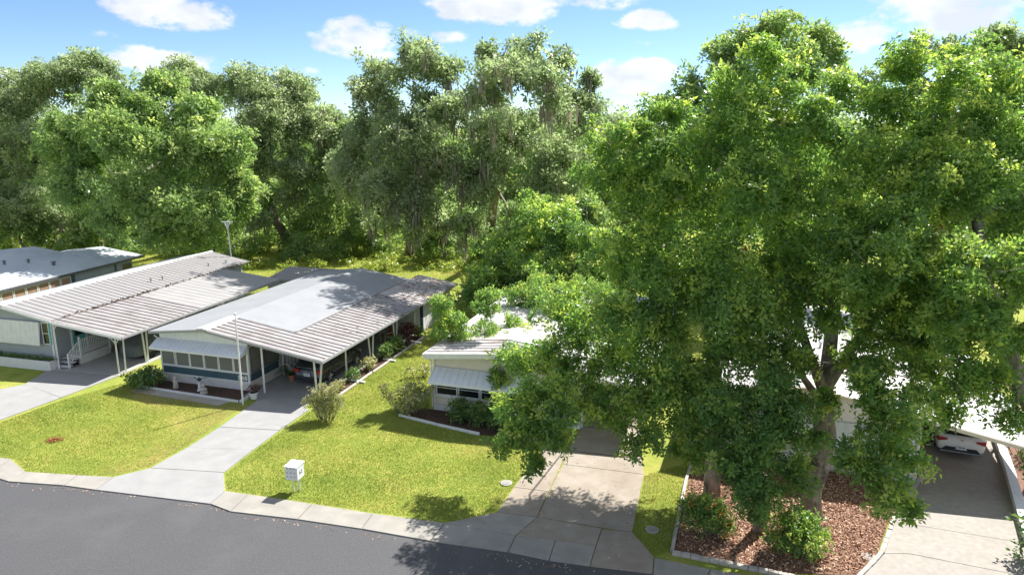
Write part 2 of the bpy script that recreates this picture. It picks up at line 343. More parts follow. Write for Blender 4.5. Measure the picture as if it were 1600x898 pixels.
class MB:
    """collects polygons and links them as one mesh object"""
    def __init__(s): s.v, s.f, s.mi = [], [], []; s.m = 0

    def poly(s, pts, m=None):
        n = len(s.v); s.v += [tuple(p) for p in pts]; s.f.append(tuple(range(n, n + len(pts)))); s.mi.append(s.m if m is None else m)
        return s

    def box(s, x0, x1, y0, y1, z0, z1):
        n = len(s.v)
        s.v += [(x0, y0, z0), (x1, y0, z0), (x1, y1, z0), (x0, y1, z0), (x0, y0, z1), (x1, y0, z1), (x1, y1, z1), (x0, y1, z1)]
        for q in ((3, 2, 1, 0), (4, 5, 6, 7), (0, 1, 5, 4), (1, 2, 6, 5), (2, 3, 7, 6), (3, 0, 4, 7)):
            s.f.append(tuple(n + k for k in q)); s.mi.append(s.m)
        return s

    def prism(s, pts, z0, z1):
        """vertical prism over a counter-clockwise outline"""
        a = sum(pts[i][0] * pts[(i + 1) % len(pts)][1] - pts[(i + 1) % len(pts)][0] * pts[i][1] for i in range(len(pts)))
        if a < 0: pts = pts[::-1]
        n = len(s.v); k = len(pts)
        s.v += [(p[0], p[1], z0) for p in pts] + [(p[0], p[1], z1) for p in pts]
        s.f.append(tuple(range(n + k - 1, n - 1, -1))); s.f.append(tuple(range(n + k, n + 2 * k)))
        for i in range(k):
            j = (i + 1) % k; s.f.append((n + i, n + j, n + k + j, n + k + i))
        s.mi += [s.m] * (k + 2)
        return s

    def ext(s, prof, axis, a, b):
        """profile in the plane across an axis, extruded from a to b"""
        k = len(prof); n = len(s.v)
        for t in (a, b):
            for (p, q) in prof:
                s.v.append((t, p, q) if axis == 'x' else (p, t, q) if axis == 'y' else (p, q, t))
        s.f.append(tuple(range(n, n + k))); s.f.append(tuple(range(n + 2 * k - 1, n + k - 1, -1)))
        for i in range(k):
            j = (i + 1) % k; s.f.append((n + j, n + i, n + k + i, n + k + j))
        s.mi += [s.m] * (k + 2)
        return s

    def tube(s, pts, rad, seg=8, cap=True):
        pts = [Vector(p) for p in pts]; n0 = len(s.v); k = len(pts)
        if not hasattr(rad, '__len__'): rad = [rad] * k
        ref = None
        for i, p in enumerate(pts):
            t = (pts[min(i + 1, k - 1)] - pts[max(i - 1, 0)])
            if t.length < 1e-6: t = Vector((0, 0, 1))
            t.normalize()
            if ref is None: ref = Vector((1, 0, 0)) if abs(t.x) < .8 else Vector((0, 1, 0))
            u = (ref - t * ref.dot(t)).normalized(); w = t.cross(u); ref = u
            for j in range(seg):
                a = 2 * math.pi * j / seg
                s.v.append(tuple(p + (u * math.cos(a) + w * math.sin(a)) * rad[i]))
        for i in range(k - 1):
            for j in range(seg):
                a = n0 + i * seg + j; b = n0 + i * seg + (j + 1) % seg
                s.f.append((a, b, b + seg, a + seg)); s.mi.append(s.m)
        if cap:
            s.f.append(tuple(range(n0 + seg - 1, n0 - 1, -1))); s.f.append(tuple(range(n0 + (k - 1) * seg, n0 + k * seg))); s.mi += [s.m] * 2
        return s

    def lathe(s, prof, cx=0, cy=0, seg=12):
        return s.tube([(cx, cy, z) for r, z in prof], [r for r, z in prof], seg)

    def loft(s, rings, closed=True, cap=True):
        n0 = len(s.v); k = len(rings[0])
        for r in rings: s.v += [tuple(p) for p in r]
        for i in range(len(rings) - 1):
            for j in range(k if closed else k - 1):
                a = n0 + i * k + j; b = n0 + i * k + (j + 1) % k
                s.f.append((a, b, b + k, a + k)); s.mi.append(s.m)
        if cap and closed:
            s.f.append(tuple(range(n0 + k - 1, n0 - 1, -1))); s.f.append(tuple(range(n0 + (len(rings) - 1) * k, n0 + len(rings) * k))); s.mi += [s.m] * 2
        return s

    def mesh(s, name, mats, smooth=False):
        me = bpy.data.meshes.new(name); me.from_pydata(s.v, [], s.f)
        for m in (mats if isinstance(mats, (list, tuple)) else [mats]): me.materials.append(m)
        me.polygons.foreach_set('material_index', s.mi)
        if smooth: me.polygons.foreach_set('use_smooth', [True] * len(s.f))
        me.update()
        return me

    def build(s, name, mats, parent=None, loc=None, rot=None, smooth=False, bevel=0.0, subsurf=0):
        o = link(name, s.mesh(name, mats, smooth), parent, loc, rot)
        if bevel:
            b = o.modifiers.new('bevel', 'BEVEL'); b.width = bevel; b.segments = 2; b.limit_method = 'ANGLE'
        if subsurf:
            b = o.modifiers.new('sub', 'SUBSURF'); b.levels = subsurf; b.render_levels = subsurf
        return o


def bx(name, m, parent, x0, x1, y0, y1, z0, z1, bevel=0.0, label=None):
    o = MB().box(x0, x1, y0, y1, z0, z1).build(name, m, parent, bevel=bevel)
    if label: o['label'] = label
    return o


# ---------------------------------------------------------------- foliage
def quads_object(name, V, tint, m, parent=None, kind=None):
    """V: (n,4,3) corner array, one quad a leaf"""
    n = len(V)
    me = bpy.data.meshes.new(name)
    me.vertices.add(n * 4); me.vertices.foreach_set('co', V.astype(np.float32).ravel())
    me.loops.add(n * 4); me.loops.foreach_set('vertex_index', np.arange(n * 4, dtype=np.int32))
    me.polygons.add(n); me.polygons.foreach_set('loop_start', np.arange(0, n * 4, 4, dtype=np.int32))
    me.polygons.foreach_set('loop_total', np.full(n, 4, dtype=np.int32))
    a = me.attributes.new('tint', 'FLOAT', 'FACE'); a.data.foreach_set('value', tint.astype(np.float32))
    me.materials.append(m)
    me.update(calc_edges=True)
    o = link(name, me, parent)
    if kind: o['kind'] = kind
    return o


def unit(a): return a / np.maximum(np.linalg.norm(a, axis=-1, keepdims=True), 1e-9)


def leaf_quads(P, D, Nn, ln, wd):
    """leaf blades from base point, direction, facing normal"""
    D = unit(D); S = unit(np.cross(D, Nn)); U = np.cross(S, D)
    ln = ln[:, None]; wd = wd[:, None]
    mid = P + D * ln * .45
    return np.stack([P, mid + S * wd * .5 + U * wd * .12, P + D * ln - U * ln * .10, mid - S * wd * .5 + U * wd * .12], axis=1)


def spray_leaves(rng, lobes, dens, leaf, per=12, spread=.30, squash=.85, young_lit=.25, hollow=.5, ragged=.3, wratio=.5, up=.45, base=0.0):
    """leaf sprays spread through rough round lobes; returns quads and tints"""
    Vs, Ts = [], []
    for lb in lobes:
        x, y, z, r = lb[:4]; dm = lb[4] if len(lb) > 4 else 1.0
        ns = max(4, int(dens * dm * r * r))
        d = unit(rng.normal(size=(ns, 3)))
        ph = rng.uniform(0, 6.28, 6)
        bumpy = 1 + ragged * (np.sin(d[:, 0] * 4 + ph[0]) * np.sin(d[:, 1] * 4 + ph[1]) + .8 * np.sin(d[:, 2] * 5 + d[:, 0] * 3 + ph[2])
                              + .6 * np.sin(d[:, 0] * 9 + ph[3]) * np.sin(d[:, 1] * 9 + d[:, 2] * 8 + ph[4]))
        rad = r * (hollow + (1.06 - hollow) * rng.uniform(0, 1, ns) ** .6) * bumpy
        keep = rng.uniform(0, 1, ns) < np.where(d[:, 2] < -.35, .4, 1.0)
        d, rad = d[keep], rad[keep]; ns = len(d)
        c = np.array([x, y, z]) + d * rad[:, None] * np.array([1, 1, squash])
        n = unit(d * .75 + np.array([0, 0, up]) + rng.normal(size=(ns, 3)) * .35)
        lt = rng.uniform(-.10, .10)
        st = np.where(rng.uniform(0, 1, ns) < young_lit * (.35 + 1.3 * np.clip(d[:, 2] * .7 + .45, 0, 1)) * np.clip(rad / r, .3, 1.1), rng.uniform(.5, 1.0, ns), rng.uniform(.08, .5, ns)) + lt + base  # upper outer sprays lighter: new growth, plus sunlit tops put into the tint
        C = np.repeat(c, per, 0); Nn = np.repeat(n, per, 0); k = len(C)
        t = rng.normal(size=(k, 3)); t = unit(t - Nn * np.sum(t * Nn, 1, keepdims=True))
        rr = spread * r ** .5 * rng.uniform(0, 1, k) ** .7
        P = C + t * rr[:, None] - Nn * (rr[:, None] ** 2) * .9 + rng.normal(size=(k, 3)) * spread * .22
        D = t * .8 + Nn * .25 + rng.normal(size=(k, 3)) * .45
        LN = unit(Nn + rng.normal(size=(k, 3)) * .5)
        ln = leaf * rng.uniform(.5, 1.5, k)
        Vs.append(leaf_quads(P, D, LN, ln, ln * wratio))
        Ts.append(np.clip(np.repeat(st, per) + rng.normal(0, .07, k), 0, 1))
    return np.concatenate(Vs), np.concatenate(Ts)


def grow_wood(rng, path, rads, lobes, mb, twigs=7, r_limb=.16, seg=8, reach=1.0):
    """trunk tube along path, limbs reaching each lobe, twigs inside the lobes"""
    mb.tube(path, rads, 12)
    nodes = [(Vector(p), r) for p, r in zip(path, rads)][max(1, len(path) // 2):]
    top = nodes[0][0]
    for lb in sorted(lobes, key=lambda l: (Vector(l[:3]) - top).length):
        c = Vector(lb[:3]); r = lb[3]
        best = min(nodes, key=lambda n: (n[0] - c).length + (0 if n[1] > .05 else 1.0) + (1.2 if n[0].z > c.z + 1 else 0))
        L = (best[0] - c).length
        r0 = min(best[1] * .75, .035 + r_limb * min(1, L / 6))
        j = lambda s: Vector(rng.normal(size=3)) * s
        p1 = best[0].lerp(c, .35) + Vector((0, 0, .10 * L)) + j(.06 * L)
        p2 = best[0].lerp(c, .7) + Vector((0, 0, .08 * L)) + j(.05 * L)
        mb.tube([best[0], p1, p2, c], [r0, r0 * .75, r0 * .5, r0 * .3], seg)
        nodes += [(p1, r0 * .75), (p2, r0 * .5), (c, r0 * .35)]
        for _ in range(twigs):
            d = Vector(unit(rng.normal(size=3))); d.z = d.z * .6 + .25
            e = c + d * r * rng.uniform(.7, 1.05)
            mb.tube([p2.lerp(c, rng.uniform(.3, 1)), c.lerp(e, .5) + j(.08 * r), e], [r0 * .28 + .008, r0 * .15 + .008, .006], 4)


def sub_lobes(rng, lobes, n, f, spread=.75):
    """break big lobes into several smaller ones"""
    out = []
    for lb in lobes:
        x, y, z, r = lb[:4]; rest = tuple(lb[4:])
        for _ in range(n):
            d = unit(rng.normal(size=3)); q = r * spread * rng.uniform(.35, 1) ** .5
            out.append((x + d[0] * q, y + d[1] * q, z + d[2] * q * .85, r * f * rng.uniform(.75, 1.25)) + rest)
    return out


def moss_strands(rng, lobes, n, length, m, parent):
    P = []
    for lb in lobes:
        x, y, z, r = lb[:4]
        k = max(1, int(n * r * rng.uniform(.1, .9))); d = unit(rng.normal(size=(k, 3)) * np.array([1, 1, .5]) + np.array([0, -.4, -.3]))
        P.append(np.array([x, y, z]) + d * r * rng.uniform(.6, 1.05, (k, 1)))
    P = np.concatenate(P)
    # every anchor carries a beard of several strands
    per = 7; C = np.repeat(P, per, 0); k = len(C)
    C = C + rng.normal(size=(k, 3)) * np.array([.22, .22, .25])
    ln = np.repeat(length * rng.uniform(.3, 1.0, len(P)) ** 1.3, per) * rng.uniform(.5, 1.1, k)
    D = np.array([0, 0, -1.0]) + rng.normal(size=(k, 3)) * .06
    Nn = unit(rng.normal(size=(k, 3)) * np.array([1, 1, .1]))
    V = leaf_quads(C, D, Nn, ln, .10 + ln * .05)
    return quads_object('spanish_moss', V, rng.uniform(.1, .9, k), m, parent, 'stuff')


def tree(name, label, path, rads, lobes, leaf_m, bark_m, seed, dens=60, leaf=.16, per=12, spread=.3, sub=0, subf=.5,
         young_lit=.25, moss=None, group=None, cat='tree', twigs=7, hollow=.5, ragged=.3, wood_lobes=None, wratio=.5, base=0.0, extra=None):
    rng = np.random.default_rng(seed)
    b = path[0]
    root = empty(name, (b[0], b[1], b[2]), 0, label, cat, group)
    off = lambda p: (p[0] - b[0], p[1] - b[1], p[2] - b[2])
    lobes = [off(l[:3]) + tuple(l[3:]) for l in lobes]
    mb = MB(); grow_wood(rng, [off(p) for p in path], rads, lobes, mb, twigs)
    mb.build('trunk', bark_m, root, smooth=True)
    ll = sub_lobes(rng, lobes, sub, subf) if sub else lobes
    V, T = spray_leaves(rng, ll, dens, leaf, per, spread, young_lit=young_lit, hollow=hollow, ragged=ragged, wratio=wratio, base=base)
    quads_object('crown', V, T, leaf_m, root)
    if moss: moss_strands(rng, ll, moss[0], moss[1], M['moss'], root)
    if extra:
        V, T = spray_leaves(rng, [off(l[:3]) + tuple(l[3:]) for l in extra], dens * .6, leaf, per, spread)
        o = quads_object('dead_spray', V, T, M['leaf_brown'], root, 'stuff'); o['label'] = 'red brown dead leaves'
    return root


def shrub(name, label, x, y, z0, lobes, leaf_m, seed, dens=160, leaf=.07, per=9, spread=.12, young_lit=.25, cat='shrub', group=None,
          stems=5, hollow=.35, flowers=None, wratio=.55, trunk=None):
    """lobes are local to the shrub's foot"""
    rng = np.random.default_rng(seed)
    root = empty(name, (x, y, z0), 0, label, cat, group)
    mb = MB()
    if trunk: mb.tube([(0, 0, 0), (.02, .01, trunk[1] * .5), (0, .03, trunk[1])], [trunk[0], trunk[0] * .8, trunk[0] * .6], 8)
    for lb in lobes:
        c = Vector(lb[:3])
        for _ in range(stems):
            e = c + Vector(unit(rng.normal(size=3))) * lb[3] * .8; e.z = max(e.z, .05)
            s = Vector((0, 0, trunk[1] * .7)) if trunk else Vector((c.x * .4, c.y * .4, 0))
            mb.tube([s, s.lerp(e, .5) + Vector(rng.normal(size=3)) * .04, e], [.014, .009, .004], 4)
    mb.build('stem', M['bark_grey'], root)
    V, T = spray_leaves(rng, lobes, dens, leaf, per, spread, young_lit=young_lit, hollow=hollow, ragged=.25, wratio=wratio)
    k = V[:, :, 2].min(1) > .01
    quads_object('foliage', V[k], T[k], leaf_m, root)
    if flowers:
        fm, cnt, size = flowers
        mb = MB()
        for _ in range(cnt):
            lb = lobes[rng.integers(len(lobes))]
            d = unit(rng.normal(size=3) + np.array([.2, -.1, .5])); p = np.array(lb[:3]) + d * lb[3] * 1.05
            for q in range(5):
                e = p + rng.normal(size=3) * size * .8
                a = rng.normal(size=3) * size * .6; b_ = rng.normal(size=3) * size * .6
                mb.poly([e, e + a, e + a + b_, e + b_])
        mb.build('blossom', fm, root)
    return root


# ================================================================ SETTING: ground, road, pavement, driveways
MB().poly([(-900, -300, 0), (900, -300, 0), (900, 2500, 0), (-900, 2500, 0)]).build('ground', M['lawn'])
bpy.data.objects['ground']['kind'] = 'structure'

ROAD_EDGE = [(-70, 35.0), (-40, 30.6), (-20.63, 25.91), (-18.34, 25.54), (-16.35, 25.19), (-13.87, 24.75), (-11.41, 24.09), (-9.39, 23.29), (-7.77, 22.99), (-5.32, 22.33), (-2.81, 21.59), (-0.13, 20.96), (1.22, 20.50), (2.53, 20.19), (4.46, 19.69), (7.76, 18.70), (24.0, 12.6), (45, 7.0), (80, -3.0)]
near = [(p[0] - 2.4, p[1] - 9.6) for p in ROAD_EDGE]
o = MB()
ROAD_EDGE = [(p[0] + .1, p[1] + .38) for p in ROAD_EDGE]     # the sheet runs a little way under the pavement slabs
for i in range(len(ROAD_EDGE) - 1):
    a, b, c, d = near[i], near[i + 1], ROAD_EDGE[i + 1], ROAD_EDGE[i]
    o.poly([(a[0], a[1], .006), (b[0], b[1], .006), (c[0], c[1], .006), (d[0], d[1], .006)])
o = o.build('road', M['asphalt']); o['kind'] = 'structure'


def slab(parent, pts, m, top=.05, gap=.012, name='slab'):
    """one cast slab, pulled in from its joints, with softened arrises"""
    cx = sum(p[0] for p in pts) / len(pts); cy = sum(p[1] for p in pts) / len(pts)
    q = []
    for (x, y) in pts:
        d = math.hypot(x - cx, y - cy); k = (d - gap * 1.4) / d
        q.append((cx + (x - cx) * k, cy + (y - cy) * k))
    dz = random.uniform(-.005, .004)
    return MB().prism(q, -.04, top + dz).build(name, m, parent, bevel=.008)


def mid(a, b, t): return (a[0] + (b[0] - a[0]) * t, a[1] + (b[1] - a[1]) * t)


walk = empty('sidewalk', (0, 0, 0), kind='structure')
joints = [((-24.5, 27.0), (-24.5, 28.5)), ((-21.5, 26.4), (-21.5, 27.8)), ((-20.23, 25.85), (-20.10, 26.66)), ((-17.83, 25.54), (-17.77, 26.38)), ((-16.35, 25.19), (-16.21, 26.22))]
for i in range(len(joints) - 1):
    slab(walk, [joints[i][0], joints[i + 1][0], joints[i + 1][1], joints[i][1]], M['walk'])
joints = [((-11.43, 24.14), (-11.23, 25.09)), ((-10.45, 23.60), (-10.24, 24.85)), ((-7.80, 23.07), (-7.56, 24.14)), ((-5.34, 22.45), (-5.13, 23.46)), ((-2.82, 21.70), (-2.42, 22.82)), ((-0.13, 21.07), (0.13, 22.01)), ((1.22, 20.60), (1.50, 21.74)), ((2.54, 20.29), (2.86, 21.40))]
for i in range(len(joints) - 1):
    slab(walk, [joints[i][0], joints[i + 1][0], joints[i + 1][1], joints[i][1]], M['walk'])
slab(walk, [(-2.42, 22.82), (-0.55, 23.55), (0.91, 23.20), (0.13, 22.01)], M['walk'])
joints = [((4.48, 19.79), (4.71, 20.74)), ((5.99, 19.34), (6.41, 20.12)), ((7.62, 18.85), (8.26, 19.53)), ((9.37, 18.38), (10.39, 18.91))]
for i in range(len(joints) - 1):
    slab(walk, [joints[i][0], joints[i + 1][0], joints[i + 1][1], joints[i][1]], M['walk'])

dw = empty('driveway', (0, 0, 0), kind='structure')                    # first home
for q in ([(-33, 30.2), (-25.57, 30.37), (-24.87, 31.90), (-30.6, 33.5)], [(-30.6, 33.5), (-24.87, 31.90), (-23.71, 34.77), (-26.88, 36.74)], [(-26.95, 36.74), (-23.71, 34.77), (-22.48, 38.07), (-27.11, 38.98)],
          [(-36.5, 27.0), (-31.0, 26.4), (-25.57, 30.37), (-33, 30.2)]):
    slab(dw, q, M['concrete_bright'])

dw = empty('driveway', (0, 0, 0), kind='structure')                    # second home
for q in ([(-16.35, 25.19), (-11.43, 24.14), (-11.23, 25.09), (-11.88, 26.60), (-15.11, 26.99), (-16.21, 26.22)], [(-15.11, 26.99), (-11.88, 26.60), (-11.43, 28.65), (-14.42, 28.91)], [(-14.42, 28.91), (-11.43, 28.65), (-10.91, 30.72), (-13.88, 31.08)],
          [(-13.88, 31.08), (-10.91, 30.72), (-10.20, 33.24), (-13.18, 34.77)]):
    slab(dw, q, M['concrete_bright'])

dw = empty('driveway', (0, 0, 0), kind='structure')                    # third home
for q in ([(-0.55, 23.55), (0.91, 23.20), (1.43, 25.04), (0.08, 25.39)], [(0.08, 25.39), (1.43, 25.04), (2.42, 28.53), (1.42, 28.84)], [(0.91, 23.20), (4.24, 22.25), (5.41, 26.44), (2.14, 27.33)],
          [(2.14, 27.33), (5.41, 26.44), (5.59, 27.74), (2.45, 28.59)], [(0.91, 23.20), (3.20, 22.45), (2.86, 21.40), (0.13, 22.01)], [(3.20, 22.45), (4.24, 22.25), (4.72, 20.78), (4.50, 19.89), (2.54, 20.29), (2.86, 21.40)],
          [(2.45, 28.65), (5.60, 27.80), (6.05, 30.93), (3.34, 31.08)], [(3.35, 31.15), (6.06, 31.01), (6.74, 36.84), (4.63, 37.04)]):
    slab(dw, q, M['concrete_warm'])

dw = empty('driveway', (0, 0, 0), kind='structure')                    # fourth home
for q in ([(9.64, 18.56), (14.72, 17.06), (16.55, 19.63), (13.27, 20.96), (12.39, 20.96)], [(12.39, 20.96), (13.27, 20.96), (16.55, 19.63), (17.59, 21.55), (13.67, 22.95)],
          [(13.67, 22.95), (17.59, 21.55), (20.19, 26.28), (17.22, 27.56), (15.26, 24.75)], [(17.22, 27.56), (20.19, 26.28), (21.91, 29.55), (19.87, 30.79)], [(19.91, 30.86), (21.95, 29.62), (24.43, 34.08), (22.48, 35.13)]):
    slab(dw, q, M['concrete_dark'])

# mulch beds: dark soil sheet under loose chips
bed = MB().prism([(5.50, 21.25), (7.69, 27.56), (9.58, 29.55), (17.02, 26.82), (13.62, 22.95), (12.32, 21.10), (11.00, 19.79), (8.23, 20.02)], -.02, .03).build('mulch_bed', M['mulch'])
bed['kind'] = 'structure'


def chips(name, outline, n, size, seed, m, z=.03):
    rng = np.random.default_rng(seed)
    ox = np.array([p[0] for p in outline]); oy = np.array([p[1] for p in outline])
    pts = rng.uniform([ox.min(), oy.min()], [ox.max(), oy.max()], (n * 3, 2))
    ins = np.zeros(len(pts), bool); j = len(outline) - 1
    for i in range(len(outline)):
        c = ((oy[i] > pts[:, 1]) != (oy[j] > pts[:, 1])) & (pts[:, 0] < (ox[j] - ox[i]) * (pts[:, 1] - oy[i]) / (oy[j] - oy[i] + 1e-9) + ox[i])
        ins ^= c; j = i
    pts = pts[ins][:n]; k = len(pts)
    P = np.column_stack([pts, z + rng.uniform(.0, .045, k)])
    D = rng.normal(size=(k, 3)) * np.array([1, 1, .45]); Nn = np.array([0, 0, 1.0]) + rng.normal(size=(k, 3)) * .55
    ln = size * rng.uniform(.5, 1.4, k)
    V = leaf_quads(P, D, Nn, ln, ln * .45)
    return quads_object(name, V, rng.uniform(0, 1, k), m, None, 'stuff')


M['chip'] = leaf_mat('bark_chip', (.25, .125, .080), (.53, .31, .20), (.78, .58, .43), trans=.02, rough=.9, tcol=(1, 1, 1))
M['chip_dark'] = leaf_mat('dark_chip', (.04, .02, .014), (.085, .045, .03), (.14, .08, .055), trans=.02, rough=.9, tcol=(1, 1, 1))
o = chips('bark_mulch', [(5.56, 21.32), (7.68, 27.45), (9.54, 29.42), (16.96, 26.71), (13.58, 22.95), (12.31, 21.18), (11.07, 19.92), (8.26, 20.09)], 26000, .10, 11, M['chip'])

# ---------------------------------------------------------------- edging blocks round the mulch bed
edge = empty('garden_edging', (*(5.36, 20.99), 0), 0, 'grey stone block edging around the wood chip bed under the oaks', 'edging')
eo = Vector((*(5.36, 20.99), 0))
block = MB().box(-.15, .15, -.07, .07, 0, .13).mesh('block', M['stone_edge'])
def run_blocks(pts, ln=.31, hgt=1.0):
    for i in range(len(pts) - 1):
        a, b = Vector((*pts[i], 0)), Vector((*pts[i + 1], 0)); n = max(1, round((b - a).length / ln)); an = math.atan2(b.y - a.y, b.x - a.x)
        for k in range(n):
            c = a.lerp(b, (k + .5) / n) - eo
            o = link('block', block, edge, (c.x, c.y, random.uniform(-.02, .012)), (random.uniform(-.04, .04), random.uniform(-.03, .03), an + random.uniform(-.03, .03)))
            o.scale = ((b - a).length / n / .31 * random.uniform(.96, 1.0), random.uniform(.9, 1.1), hgt)
run_blocks([(5.36, 20.99), (8.21, 19.96), (9.31, 19.53)])
run_blocks([(10.93, 19.63), (12.37, 20.96), (13.70, 22.82)])
run_blocks([(13.70, 22.82), (14.77, 24.05), (16.71, 26.28)])
lb = [(5.38, 21.07), (6.22, 23.60), (7.01, 25.91), (7.77, 27.80)]
for i in range(3):
    a, b = Vector((*lb[i], 0)) - eo, Vector((*lb[i + 1], 0)) - eo
    w = Vector((.07, .02, 0))
    MB().prism([(a - w)[:2], (a + w)[:2], (b + w)[:2], (b - w)[:2]], -.02, .12).build('edging_board', M['stone_edge'], edge, bevel=.012)

# small lids set in the lawns
for (px, lab) in (((-0.23, 25.75), 'small round grey lid in the lawn left of the wide driveway'), ((4.97, 22.41), 'pale lid in the narrow grass strip beside the chip bed'), ((11.83, 20.81), 'pale square lid lying in the bark chips')):
    r = empty('utility_lid', (*px, 0), 0, lab, 'utility lid', 'utility lids in the front gardens')
    MB().lathe([(.24, .0), (.24, .045), (.20, .05)], seg=10).build('rim', M['concrete'], r)
    MB().lathe([(.18, .046), (.18, .062), (.02, .066)], seg=10).build('lid', M['walk'], r)

# low white wall along the right driveway
w = empty('low_wall', (*(17.32, 21.55), 0), 0, 'low white wall along the right edge of the shaded driveway', 'low wall')
wo = (17.32, 21.55)
pts = [(17.50, 21.55), (20.11, 26.28), (21.82, 29.55), (23.88, 33.24)]
o = MB()
for i in range(3):
    a, b = pts[i], pts[i + 1]
    o.prism([(a[0] - wo[0], a[1] - wo[1]), (a[0] + .3 - wo[0], a[1] - wo[1]), (b[0] + .3 - wo[0], b[1] - wo[1]), (b[0] - wo[0], b[1] - wo[1])], -.02, .34)
o.build('wall', M['skirt'], w, bevel=.02)
o = MB()
for i in range(3):
    a, b = pts[i], pts[i + 1]
    o.prism([(a[0] - .04 - wo[0], a[1] - wo[1]), (a[0] + .34 - wo[0], a[1] - wo[1]), (b[0] + .34 - wo[0], b[1] - wo[1]), (b[0] - .04 - wo[0], b[1] - wo[1])], .342, .39)
o.build('coping', M['white_paint'], w, bevel=.012)
MB().prism([(17.68, 21.55), (22.5, 17.5), (28, 34), (22.11, 29.55)], -.02, .02).build('side_bed', M['mulch'])['kind'] = 'structure'

# ---------------------------------------------------------------- grass blades over the lawns in front
def grass(name, outlines, per_m2, h, seed, m):
    rng = np.random.default_rng(seed); Vs = []
    for ol in outlines:
        ox = np.array([p[0] for p in ol]); oy = np.array([p[1] for p in ol])
        n = int((ox.max() - ox.min()) * (oy.max() - oy.min()) * per_m2)
        pts = rng.uniform([ox.min(), oy.min()], [ox.max(), oy.max()], (n, 2))
        ins = np.zeros(n, bool); j = len(ol) - 1
        for i in range(len(ol)):
            c = ((oy[i] > pts[:, 1]) != (oy[j] > pts[:, 1])) & (pts[:, 0] < (ox[j] - ox[i]) * (pts[:, 1] - oy[i]) / (oy[j] - oy[i] + 1e-9) + ox[i])
            ins ^= c; j = i
        Vs.append(pts[ins])
    pts = np.concatenate(Vs); k = len(pts)
    P = np.column_stack([pts, np.zeros(k)])
    D = np.array([0, 0, 1.0]) + rng.normal(size=(k, 3)) * .55
    f = .5 + .5 * np.sin(pts[:, 0] * .9 + 1.7 * np.sin(pts[:, 1] * .6)) * np.sin(pts[:, 1] * 1.1 + 1.3 * np.sin(pts[:, 0] * .5))
    ln = h * rng.uniform(.5, 1.3, k) * (.7 + .5 * f)
    Nn = rng.normal(size=(k, 3))
    V = leaf_quads(P, D, Nn, ln, np.full(k, .024))
    q = np.zeros(k)
    for s in range(9):
        fx, fy = rng.normal(size=2) * (.35 + .22 * s); q += np.sin(pts[:, 0] * fx + pts[:, 1] * fy + rng.uniform(0, 6.28)) / (1 + .25 * s)
    dry = np.clip((q + rng.normal(0, .5, k) - .6) / 2.0, 0, 1)
    lush = np.clip((-q + rng.normal(0, .5, k) - .8) / 2.0, 0, 1)
    T = np.clip(rng.normal(.48, .13, k) + .55 * dry - .32 * lush, 0, 1)
    return quads_object(name, V, T, m, None, 'stuff')


grass('lawn_grass', [[(-26.5, 28.9), (-21.4, 27.85), (-20.09, 26.71), (-17.80, 26.44), (-16.36, 26.38), (-15.22, 27.16), (-14.48, 29.36), (-13.85, 32.99), (-13.35, 33.74), (-19.75, 36.06), (-21.36, 37.34), (-23.48, 34.51), (-24.71, 31.67)]], 760, .06, 21, M['blade'])
grass('lawn_grass', [[(-11.22, 25.19), (-11.81, 26.55), (-11.35, 28.59), (-10.79, 30.65), (-10.07, 33.24), (-9.35, 34.51), (-6.56, 43.13), (-4.42, 46.69), (-4.68, 36.84), (-4.04, 32.44), (-1.17, 29.96), (1.45, 29.55), (1.30, 28.72), (0.03, 25.39), (-0.62, 23.64), (-2.04, 22.95), (-5.15, 23.60)]], 760, .06, 22, M['blade'])
grass('lawn_grass', [[(4.28, 22.25), (5.46, 26.44), (7.58, 27.56), (6.17, 23.60), (5.30, 21.10), (4.78, 20.89)]], 760, .06, 23, M['blade'])
grass('field_grass', [[(-32, 58), (-8, 50), (-2, 62), (-6, 74), (-34, 86), (-46, 80)]], 70, .22, 24, M['blade'])


# a thin scatter of dropped leaves on the paving, in the gutter and on the lawns
rng = np.random.default_rng(77)
pts = []
for i in range(2, len(ROAD_EDGE) - 4):
    p, q = ROAD_EDGE[i], ROAD_EDGE[i + 1]
    for k in range(16):
        t = rng.uniform(); pts.append((p[0] + (q[0] - p[0]) * t - .1 + rng.normal(0, .12), p[1] + (q[1] - p[1]) * t - .45 - abs(rng.normal(0, .12)), .012))
for k in range(170): pts.append((rng.uniform(-1.5, 5.5), rng.uniform(19.5, 28.5), .062))
for k in range(90): pts.append((rng.uniform(-14, 12), rng.uniform(13.5, 18.5), .012))
P = np.array(pts); k = len(P)
o = quads_object('dropped_leaves', leaf_quads(P, rng.normal(size=(k, 3)) * np.array([1, 1, .15]), np.array([0, 0, 1.]) + rng.normal(size=(k, 3)) * .3, rng.uniform(.05, .10, k), np.full(k, .04)), rng.uniform(0, 1, k), M['chip'], None, 'stuff')

# hairline cracks in the asphalt
rng = np.random.default_rng(88)
mb_c = MB()
for (x, y, an, n) in ((-12.5, 18.2, .3, 9), (-9.0, 19.0, -.5, 7), (-6.5, 17.6, 1.2, 6), (-15.5, 19.6, .1, 10), (-3.0, 17.0, .2, 8), (-10.5, 16.4, 1.0, 6)):
    for k in range(n):
        an += rng.normal(0, .45); l = rng.uniform(.15, .4); w = rng.uniform(.006, .014)
        x2, y2 = x + math.cos(an) * l, y + math.sin(an) * l; nx, ny = -math.sin(an) * w, math.cos(an) * w
        mb_c.poly([(x - nx, y - ny, .0105), (x2 - nx, y2 - ny, .0105), (x2 + nx, y2 + ny, .0105), (x + nx, y + ny, .0105)]); x, y = x2, y2
o = mb_c.build('asphalt_crack', M['dark_trim']); o['kind'] = 'stuff'


